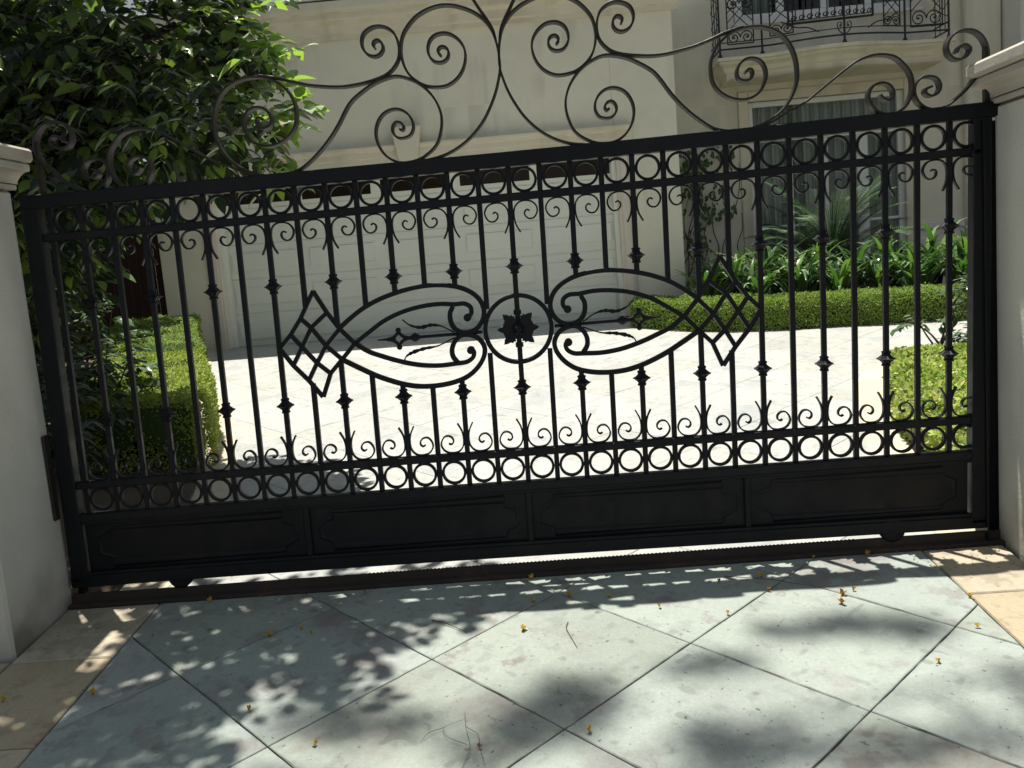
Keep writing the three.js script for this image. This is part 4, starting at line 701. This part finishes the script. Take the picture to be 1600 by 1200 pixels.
{
  const r = rng(407), t = thing('distant_tree', 'thin twiggy tree against blue sky above the garage parapet', 'tree');
  const tw = [limb([V3(-6, 0.5, -19), V3(-5.8, 4, -19), V3(-5.4, 7.5, -19)], 0.16, 0.04)];
  for (let i = 0; i < 46; i++) { const b = V3(-5.8 + r() * 0.4, 4 + r() * 3.3, -19), d = rdir(r); d.y = Math.abs(d.y) * 0.6; tw.push(limb([b, b.clone().addScaledVector(d, 0.8).add(V3(0.25, 0.1, 0)), b.clone().addScaledVector(d, 1.7).add(V3(0.6 + r(), 0.1, 0))], 0.025, 0.006, 5)); }
  mesh('trunk', merge(tw), M.bark, t);
  foliage(t, leafGeo(0.09, 0.04, 0.2, 0.2, 2), M.white1, crown([[-5.2, 6.4, -19, 1.8, 1.3, 0.8, 90]], r, { per: 5, twig: 0.3 }).map((l) => l.m), [[0.05, 0.08, 0.03]], r);
}
// ---------------------------------------------------------------- clipped hedges
// band between two ground lines A (front) and B (back), both lists of [x, z]
function hedge(label, category, A, B, height, n, seed, tints, leaf, name = 'box_hedge', rough = 0.03) {
  const r = rng(seed), t = thing(name, label, category), m = 36;
  const a = smooth(A.map(([x, z]) => V3(x, 0, z)), m), b = smooth(B.map(([x, z]) => V3(x, 0, z)), m);
  const f = noiseField(1, seed), wob = (x, z, q) => (f.at(64, x * 0.05 + q, z * 0.05 + q) - 0.5) * 2;
  const P = (i, w, h) => { const k = clamp(Math.floor(i), 0, m - 1), e = i - k, p = a[k].clone().lerp(a[k + 1], e), q = b[k].clone().lerp(b[k + 1], e), o = p.lerp(q, w); o.y = groundY(o.z) + h; return o; };
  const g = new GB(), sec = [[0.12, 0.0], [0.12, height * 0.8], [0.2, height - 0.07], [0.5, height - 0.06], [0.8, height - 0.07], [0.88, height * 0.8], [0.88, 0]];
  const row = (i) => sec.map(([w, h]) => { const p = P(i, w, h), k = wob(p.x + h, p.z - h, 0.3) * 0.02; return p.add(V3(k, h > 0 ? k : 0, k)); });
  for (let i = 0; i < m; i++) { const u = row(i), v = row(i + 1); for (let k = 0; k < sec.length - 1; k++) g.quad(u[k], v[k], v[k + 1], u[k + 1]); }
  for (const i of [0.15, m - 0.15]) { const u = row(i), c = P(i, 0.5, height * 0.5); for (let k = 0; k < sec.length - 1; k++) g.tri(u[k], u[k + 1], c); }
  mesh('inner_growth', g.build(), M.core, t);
  const L = (k) => { let s = 0; for (let i = 0; i < m; i++) s += (k ? b : a)[i].distanceTo((k ? b : a)[i + 1]); return s; };
  const la = L(0), lb = L(1), wA = a[0].distanceTo(b[0]), wB = a[m].distanceTo(b[m]), wm = P(m / 2, 0, 0).distanceTo(P(m / 2, 1, 0)), area = [la * height, lb * height, (la + lb) / 2 * wm, wA * height, wB * height], sum = area.reduce((x, y) => x + y, 0), mats = [];
  for (let i = 0; i < n; i++) {
    let q = r() * sum, s = 0; while (s < 4 && q > area[s]) q -= area[s++];
    const i0 = r() * m, w = r(), h = Math.pow(r(), 0.8) * height; let p, nn;
    const ca = P(Math.min(m, i0 + 0.3), 0, 0).sub(P(i0, 0, 0)).normalize(), out = P(i0, 0, 0).sub(P(i0, 1, 0)).setY(0).normalize();
    if (s === 0) { p = P(i0, 0, h); nn = out; } else if (s === 1) { p = P(i0, 1, h); nn = out.clone().negate(); } else if (s === 2) { p = P(i0, w, height); nn = V3(0, 1, 0); } else if (s === 3) { p = P(0, w, h); nn = ca.clone().negate(); } else { p = P(m, w, h); nn = ca.clone(); }
    // soften the edges of the clipped block
    const eTop = s !== 2 ? sstep(height - 0.07, height, p.y - groundY(p.z)) : 0; if (eTop) { p.addScaledVector(nn, -0.05 * eTop * eTop); }
    if (s === 2) { const ew = Math.min(w, 1 - w) * wm; if (ew < 0.07) p.y -= 0.05 * Math.pow(1 - ew / 0.07, 2); }
    const bump = wob(p.x * 1.7 + p.y, p.z * 1.7 - p.y, 0.7);
    p.addScaledVector(nn, bump * rough - 0.02 * r() + (r() < 0.04 ? 0.03 * r() : 0));
    const d = nn.clone().multiplyScalar(0.35).add(rdir(r)).add(V3(0, 0.2, 0));
    mats.push(mat4(p, d, nn.clone().multiplyScalar(1.2).add(V3(0, s === 2 ? 0.4 : 0, 0)).add(rdir(r).multiplyScalar(0.65)), 0.7 + 0.6 * r()));
  }
  foliage(t, leaf, M.box, mats, tints, r);
  return t;
}
const tiny = leafGeo(0.024, 0.014, 0.2, 0.1, 2), small = leafGeo(0.04, 0.026, 0.2, 0.12, 2);
const boxTint = [[0.18, 0.29, 0.026], [0.23, 0.34, 0.034], [0.28, 0.37, 0.04], [0.13, 0.23, 0.022]];
const inL = leftEdge.map((p) => [p.x - 0.2, p.z]);
const off = (q, d) => q.map(([x, z]) => [x - d, z]);
const nearL = [[-2.12, -1.9], [-2.33, -2.6], [-2.66, -3.4], [-2.88, -3.92]], farL = [[-2.98, -4.22], [-3.4, -5.2], [-3.72, -6.1], [-3.8, -6.4]];
hedge('near clipped box hedge along the drive under the leafy tree, half in shade', 'hedge', nearL, off(nearL, 0.95), 0.49, 34000, 51, [[0.28, 0.37, 0.03], [0.33, 0.41, 0.04], [0.37, 0.43, 0.05], [0.2, 0.29, 0.026]], tiny);
hedge('smaller clipped box hedge by the garage corner beyond the long one', 'hedge', farL, off(farL, 0.95), 0.5, 18000, 52, boxTint, tiny);
hedge('long curved box hedge bordering the drive below strap-leaved plants', 'hedge', [[1.08, -6.08], [1.75, -5.5], [2.37, -5.27], [2.98, -5.18], [3.52, -5.1], [4.4, -5.0], [6.2, -4.85]], [[1.3, -6.45], [1.95, -5.98], [2.5, -5.75], [3.05, -5.66], [3.6, -5.58], [4.45, -5.48], [6.25, -5.33]], 0.295, 52000, 53, boxTint, tiny);
hedge('low bright clipped ground cover beside the right end of the gate', 'hedge', [[2.04, -0.12], [2.09, -0.7], [2.19, -1.3], [2.39, -2.0], [2.63, -2.75]], [[3.3, -0.12], [3.36, -0.7], [3.5, -1.3], [3.7, -2.0], [3.95, -2.75]], 0.27, 34000, 54, [[0.32, 0.45, 0.055], [0.4, 0.5, 0.075], [0.22, 0.34, 0.045], [0.55, 0.55, 0.17]], small, 'ground_cover', 0.045);

// ---------------------------------------------------------------- strap-leaved plants behind the curved hedge
{
  const r = rng(61), strap = (L, W, bend2) => { const n = 7, p = [], idx = []; for (let i = 0; i <= n; i++) { const t = i / n, a = 1.35 - bend2 * t * t, w = W / 2 * Math.pow(Math.sin(Math.PI * (0.12 + 0.87 * t)), 0.5) * (1 - 0.5 * t * t * t); let x = 0, y = 0; for (let k = 0; k < i; k++) { const q = (k + 0.5) / n, b = 1.35 - bend2 * q * q; x += L / n * Math.cos(b); y += L / n * Math.sin(b); } p.push(x, y + 0.25 * w, -w, x, y, 0, x, y + 0.25 * w, w); } for (let i = 0; i < n; i++) { const a = i * 3; for (const k of [0, 1]) idx.push(a + k, a + k + 1, a + k + 4, a + k, a + k + 4, a + k + 3); } const g = new THREE.BufferGeometry(); g.setAttribute('position', new THREE.Float32BufferAttribute(p, 3)); g.setIndex(idx); g.computeVertexNormals(); return g; };
  const variants = [strap(0.6, 0.054, 1.7), strap(0.66, 0.05, 2.2), strap(0.56, 0.055, 1.1), strap(0.7, 0.048, 1.4)];
  function clump(label, x, z, s, n) {
    const t = thing('strap_leaf_plant', label, 'plant', [x, groundY(z) + 0.02, z], 0, 'strap-leaved plants behind the curved hedge');
    for (let i = 0; i < n; i++) { const o = lit(new THREE.Mesh(variants[Math.floor(r() * 4)], M.strap[Math.floor(r() * 3)])); o.name = numbered('leaf'); o.rotation.y = r() * 6.283; o.rotation.z = (r() - 0.5) * 0.5; o.scale.setScalar(s * (0.75 + 0.5 * r())); o.position.set((r() - 0.5) * 0.16, 0, (r() - 0.5) * 0.16); t.add(o); }
  }
  const front = [[2.05, -6.45], [2.5, -6.2], [2.95, -6.1], [3.35, -6.0], [3.75, -6.05], [4.15, -5.95], [4.6, -5.9], [5.05, -5.85], [5.5, -5.8]], middle = [[2.3, -6.55], [2.75, -6.42], [3.15, -6.34], [3.55, -6.33], [3.95, -6.3], [4.35, -6.22], [4.8, -6.18], [5.25, -6.12]], back = [[2.35, -6.95], [2.8, -6.75], [3.25, -6.65], [3.7, -6.65], [4.1, -6.55], [4.55, -6.5], [5.0, -6.5], [5.5, -6.4]];
  const nth = ['first', 'second', 'third', 'fourth', 'fifth', 'sixth', 'seventh', 'eighth', 'ninth'];
  front.forEach(([x, z], i) => clump(`strap-leaved green clump directly behind the hedge, ${nth[i]} from the garage corner`, x, z, 1.0 + 0.15 * r(), 44));
  middle.forEach(([x, z], i) => clump(`strap-leaved clump in the middle row between hedge and cycad, ${nth[i]} from the garage corner`, x, z, 1.05 + 0.15 * r(), 40));
  back.forEach(([x, z], i) => clump(`taller strap-leaved clump in the rear row below the window, ${nth[i]} from the garage corner`, x, z, 1.15 + 0.15 * r(), 40));
}
{                                                                                    // cycad
  const r = rng(62), t = thing('cycad', 'cycad with a fountain of dark feathery fronds in front of the window', 'plant', [3.72, 0.62, -7.35]);
  mesh('trunk', rotated(new THREE.CylinderGeometry(0.12, 0.15, 0.4, 12), 0, 0.2, 0), M.bark, t);
  const make = (L, a0, bend2) => { const g = new GB(), n = 44, pts = []; let x = 0, y = 0; for (let i = 0; i <= n; i++) { const q = i / n; pts.push([x, y]); const a = a0 - bend2 * q * q; x += L / n * Math.cos(a); y += L / n * Math.sin(a); }
    for (let i = 0; i < n; i++) { const p = pts[i], q = pts[i + 1]; g.quad(V3(p[0], p[1], -0.006), V3(p[0], p[1], 0.006), V3(q[0], q[1], 0.006), V3(q[0], q[1], -0.006)); if (i < 4) continue; const l = 0.2 * Math.pow(Math.sin(Math.PI * (0.1 + 0.85 * i / n)), 0.6); for (const s of [-1, 1]) g.tri(V3(p[0], p[1], 0), V3(p[0] + 0.017, p[1] - 0.002, 0.0), V3(p[0] + l * 0.55, p[1] + l * 0.2, s * l)); }
    return g.build(); };
  const v = [make(1.15, 1.25, 1.4), make(1.2, 0.95, 1.1), make(1.15, 0.6, 0.9), make(1.25, 1.1, 0.8)];
  for (let i = 0; i < 60; i++) { const o = lit(new THREE.Mesh(v[i % 4], M.frond)); o.name = numbered('frond'); o.position.y = 0.42; o.rotation.y = i * 2.399; o.rotation.z = (r() - 0.5) * 0.3; o.scale.setScalar(0.85 + 0.25 * r()); t.add(o); }
}
{                                                                                    // climber in the recess beside the garage
  const r = rng(63), t = thing('climbing_vine', 'wiry climbing vine with few leaves on the wall between garage and window', 'vine');
  const st = []; for (let i = 0; i < 12; i++) { const x = 1.98 + r() * 0.85, q = [V3(x, 0.62, -8.42)]; for (let y = 0.9; y < 1.6 + r() * 1.4; y += 0.22) q.push(V3(clamp(q[q.length - 1].x + (r() - 0.5) * 0.22, 1.95, 2.9), y, -8.43 - 0.02 * r())); if (q.length > 2) st.push(limb(q, 0.012, 0.004, 5)); }
  mesh('stem', merge(st), M.stem, t);
  const mats = []; for (let i = 0; i < 620; i++) { const u = r(), y = u < 0.75 ? 1.75 + r() * 1.0 : 0.8 + r() * 1.6, x = 1.95 + r() * (y > 1.7 ? 0.85 : 0.5), p = V3(x, y, -8.4 + 0.1 * r() * r() * (y > 1.7 ? 2 : 1)); if (Math.sin(x * 9 + y * 3) + Math.sin(y * 7 - x * 4) < -0.1 && r() < 0.8) continue; mats.push(mat4(p, V3(r() - 0.5, -0.4 - r(), 0.4), V3(r() - 0.5, 0.5, 1), 0.8 + 0.7 * r())); }
  foliage(t, leafGeo(0.065, 0.04, 0.2, 0.15, 3), M.white1, mats, [[0.05, 0.11, 0.025], [0.07, 0.14, 0.03]], r);
}
function bush(name, label, category, at, clumps, geo, tints, seed, o = {}, stems = 5) {
  const r = rng(seed), t = thing(name, label, category, at), st = [];
  for (let i = 0; i < stems; i++) { const c = clumps[i % clumps.length], e = V3(c[0] + (r() - 0.5) * c[3], c[1] + (r() - 0.3) * c[4], c[2] + (r() - 0.5) * c[5]); st.push(limb([V3((r() - 0.5) * 0.1, 0, (r() - 0.5) * 0.1), e.clone().multiplyScalar(0.5).add(V3((r() - 0.5) * 0.12, 0.05, (r() - 0.5) * 0.12)), e], o.stem ?? 0.012, 0.004, 5)); }
  mesh('stem', merge(st), o.mat ?? M.stem, t);
  foliage(t, geo, M.white1, crown(clumps, r, { per: 5, twig: 0.16, droop: 0.3, shell: 0.3, ...o }).map((l) => l.m), tints, r);
  return t;
}
bush('nandina_shrub', 'orange-tinged feathery shrub at the house end of the strap-leaved plants', 'shrub', [5.0, 0.58, -6.2], [[0, 0.5, 0, 0.28, 0.3, 0.25, 70], [0.1, 0.75, 0.05, 0.2, 0.2, 0.2, 40]], leafGeo(0.05, 0.018, 0.2, 0.2, 2), [[0.22, 0.16, 0.04], [0.3, 0.12, 0.03], [0.14, 0.16, 0.035]], 71);
bush('rose_bush', 'young rose bush with bare brown stems beside the ground cover', 'shrub', [3.3, 0.33, -3.4], [[0.18, 0.45, 0, 0.16, 0.24, 0.16, 26], [-0.28, 0.3, 0.05, 0.16, 0.05, 0.1, 9], [0.15, 0.12, 0.1, 0.2, 0.14, 0.2, 30], [0.05, 0.32, 0, 0.1, 0.05, 0.1, 4]], leafGeo(0.06, 0.04, 0.2, 0.1, 3), [[0.06, 0.13, 0.03], [0.09, 0.16, 0.035], [0.05, 0.11, 0.03]], 72, { twig: 0.12 }, 9);
bush('rose_bush', 'leafy rose bush catching the sun behind the tree end of the gate', 'shrub', [-3.2, 0.23, -2.55], [[0.0, 0.75, 0, 0.42, 0.3, 0.3, 60], [0.25, 0.55, 0.15, 0.3, 0.25, 0.25, 40], [-0.3, 0.45, 0.2, 0.35, 0.35, 0.3, 50], [0.1, 1.0, -0.1, 0.25, 0.15, 0.2, 20]], leafGeo(0.075, 0.05, 0.2, 0.12, 3), [[0.055, 0.12, 0.03], [0.075, 0.145, 0.035]], 73, {}, 8);
bush('dark_shrub', 'dark green shrub in deep shade behind the gate post and rose', 'shrub', [-3.7, 0.25, -2.2], [[0, 0.6, 0, 0.8, 0.6, 0.6, 260], [0.7, 0.4, 0.5, 0.5, 0.4, 0.4, 120], [-0.2, 1.2, -0.2, 0.7, 0.5, 0.5, 150]], leafGeo(0.09, 0.045, 0.25, 0.2, 3), [[0.025, 0.055, 0.015], [0.03, 0.065, 0.018]], 74, {}, 9);
bush('pale_shrub', 'fresh green shrub peeping over the cap of the house side pillar', 'shrub', [3.0, 0.08, -1.0], [[-0.1, 2.0, 0.1, 0.38, 0.28, 0.35, 60], [0.15, 1.5, 0, 0.4, 0.4, 0.4, 60], [0, 0.9, 0, 0.4, 0.4, 0.4, 50]], leafGeo(0.085, 0.03, 0.2, 0.25, 3), [[0.12, 0.2, 0.04], [0.16, 0.23, 0.05], [0.2, 0.16, 0.05]], 75, { stem: 0.02 }, 6);
{                                                                                    // stained paling fence beside the garage
  const r = rng(81), t = thing('paling_fence', 'red-brown timber paling fence in shade beside the garage', 'fence');
  mesh('rail', merge([boxGeo(-8.2, 1.0, -7.05, -4.38, 1.08, -7.0, 0.004), boxGeo(-8.2, 1.9, -7.05, -4.38, 1.98, -7.0, 0.004)]), M.fence, t);
  for (let x = -8.2; x < -4.45; x += 0.106) mesh('paling', boxGeo(x, 0.5, -6.998, x + 0.1, 2.25 + 0.02 * r(), -6.98 + 0.004 * r(), 0.003), M.fence, t);
}
// ---------------------------------------------------------------- things fallen on the slabs
{
  const r = rng(91), petal = leafGeo(0.013, 0.011, 0.5, -0.5, 3), P = [];
  M.petal = leafMat(0.62, 0.4, 0.02, 0.3, 0.1, 0.5); M.petalDry = leafMat(0.42, 0.2, 0.025, 0.25, 0.1, 0.5); M.calyx = std({ color: new THREE.Color(0.16, 0.13, 0.03) });
  const spots = [[-1.96, 0.81], [-1.63, 0.8], [-1.44, 0.1], [-1.08, 0.45], [-1.0, 0.97], [-0.96, 0.41], [-0.91, 0.45], [-0.75, 0.12], [-0.72, 1.19], [-0.19, 1.26], [-0.06, 0.54], [-0.03, 0.09], [-0.02, 0.31], [0.13, 0.28], [0.15, 1.21], [0.29, 0.31], [0.48, 0.43], [0.73, 0.52], [0.75, 0.25], [0.93, 0.23], [0.93, 0.35], [1.17, 0.5], [1.19, 0.085], [1.2, 0.43], [1.25, 0.4], [1.34, 0.95], [1.42, 0.09], [1.57, 0.74], [1.65, 0.52]];
  const where = (x, z) => (x < -1.67 ? 'on the border stone by the tree side pillar' : x > 1.62 ? 'on the border stone edge by the house side pillar' : z < 0.14 ? 'close against the gate track' : z < 0.37 ? 'in the shadow band of the gate' : z < 0.6 ? 'on the slabs just beyond the gate shadow' : 'on the slabs nearest the viewer');
  const seen = {}, total = {}, nth = ['first', 'second', 'third', 'fourth', 'fifth', 'sixth', 'seventh', 'eighth', 'ninth', 'tenth', 'eleventh'];
  spots.forEach(([x, z]) => { const w = where(x, z); total[w] = (total[w] ?? 0) + 1; });
  spots.forEach(([x, z], i) => {
    const w = where(x, z), n = seen[w] = (seen[w] ?? 0) + 1, s = 0.8 + 0.85 * r();
    const t = thing('fallen_blossom', `fallen yellow blossom ${w}${total[w] > 1 ? `, ${nth[n - 1]} from the left` : ''}`, 'blossom', [x, groundY(z) + 0.004, z], r() * 6, 'yellow blossoms fallen on the forecourt');
    const k = 4 + Math.floor(r() * 2), m = r() < 0.25 ? M.petalDry : M.petal;
    for (let j = 0; j < k; j++) { const o = lit(new THREE.Mesh(petal, m)); o.name = numbered('petal'); o.rotation.order = 'YXZ'; o.rotation.set((r() - 0.5) * 1.2, j / k * 6.283 + r() * 0.5, 0.2 + 0.8 * r()); o.scale.setScalar(s); o.position.y = 0.003; t.add(o); }
    const c = lit(new THREE.Mesh(new THREE.SphereGeometry(0.0028 * s, 6, 5), M.calyx)); c.name = numbered('calyx'); c.position.y = 0.003; t.add(c);
  });
  const on = (x, z, h = 0.005) => V3(x, groundY(z) + h, z), tw = (name, label, lines, rad, mat) => { const t = tag(mesh(name, merge(lines.map((l) => limb(l.map(([x, z, h]) => on(x, z, h)), rad, rad * 0.5, 5))), mat), label, 'twig'); return t; };
  tw('fallen_twig', 'short brown twig on the sunlit slab left of the middle', [[[-0.43, 0.41, 0.006], [-0.36, 0.46, 0.009], [-0.28, 0.53, 0.005]]], 0.0022, M.stem);
  tw('fallen_twig', 'thin bent brown stalk on the sunlit slab below the gate centre', [[[0.115, 0.5, 0.005], [0.105, 0.55, 0.01], [0.12, 0.62, 0.008], [0.14, 0.7, 0.004]]], 0.0016, M.stem);
  tw('dry_weed', 'wispy branching dry weed lying on the slab nearest the viewer', [[[-0.24, 1.36, 0.006], [-0.22, 1.27, 0.012], [-0.24, 1.16, 0.014], [-0.25, 1.07, 0.008]], [[-0.23, 1.25, 0.012], [-0.3, 1.2, 0.014], [-0.31, 1.15, 0.01], [-0.25, 1.12, 0.014]], [[-0.24, 1.16, 0.014], [-0.2, 1.2, 0.012], [-0.19, 1.26, 0.01], [-0.17, 1.35, 0.006]], [[-0.31, 1.15, 0.01], [-0.36, 1.18, 0.012], [-0.38, 1.22, 0.006]]], 0.0009, M.stem);
  tw('fallen_leaf_stalk', 'dark looped stalk lying across the edge of the gate shadow', [[[0.78, 0.2, 0.006], [0.95, 0.27, 0.012], [1.12, 0.36, 0.012], [1.2, 0.36, 0.008], [1.1, 0.345, 0.006]]], 0.0016, M.stem);
}
{                                                                                    // crumbs and dry leaf bits blown against the track, the pillars and into the joints
  const r = rng(95), t = new THREE.Group(); t.name = numbered('leaf_litter'); scene.add(t); t.userData = { kind: 'stuff', label: 'brown crumbs and dry leaf bits along the gate track and slab joints' };
  const mats = [], put = (x, z, s) => mats.push(mat4(V3(x, groundY(z) + 0.0035, z), V3(r() - 0.5, 0.1 * (r() - 0.5), r() - 0.5), V3(0.5 * (r() - 0.5), 1, 0.5 * (r() - 0.5)), s));
  for (let i = 0; i < 150; i++) put(-2.05 + 4.0 * r(), 0.068 + 0.05 * r() * r(), 0.25 + 0.55 * r() * r());
  for (let i = 0; i < 70; i++) put(1.55 + 0.42 * r(), 0.07 + 0.22 * r() * r(), 0.3 + 0.6 * r());
  for (let i = 0; i < 160; i++) { const k = Math.floor(r() * 6) - 2, j = Math.floor(r() * 6) - 3, e = r(), a = r() < 0.5; const u = a ? k : k + e, v = a ? j + e : j, x = NODE[0] + v * SLAB * COS + u * SLAB * SIN, z = NODE[1] + v * SLAB * SIN - u * SLAB * COS; if (Math.abs(x) < 1.6 && z > 0.1 && z < 2) put(x + 0.006 * (r() - 0.5), z, 0.15 + 0.3 * r()); }
  for (let i = 0; i < 120; i++) put(-1.6 + 3.2 * r(), 0.15 + 1.6 * r(), 0.1 + 0.25 * r() * r());
  foliage(t, leafGeo(0.016, 0.009, 0.3, -0.2, 2), M.white1, mats, [[0.12, 0.07, 0.03], [0.2, 0.13, 0.05], [0.07, 0.05, 0.03], [0.28, 0.2, 0.06]], r);
}
renderer.render(scene, camera);
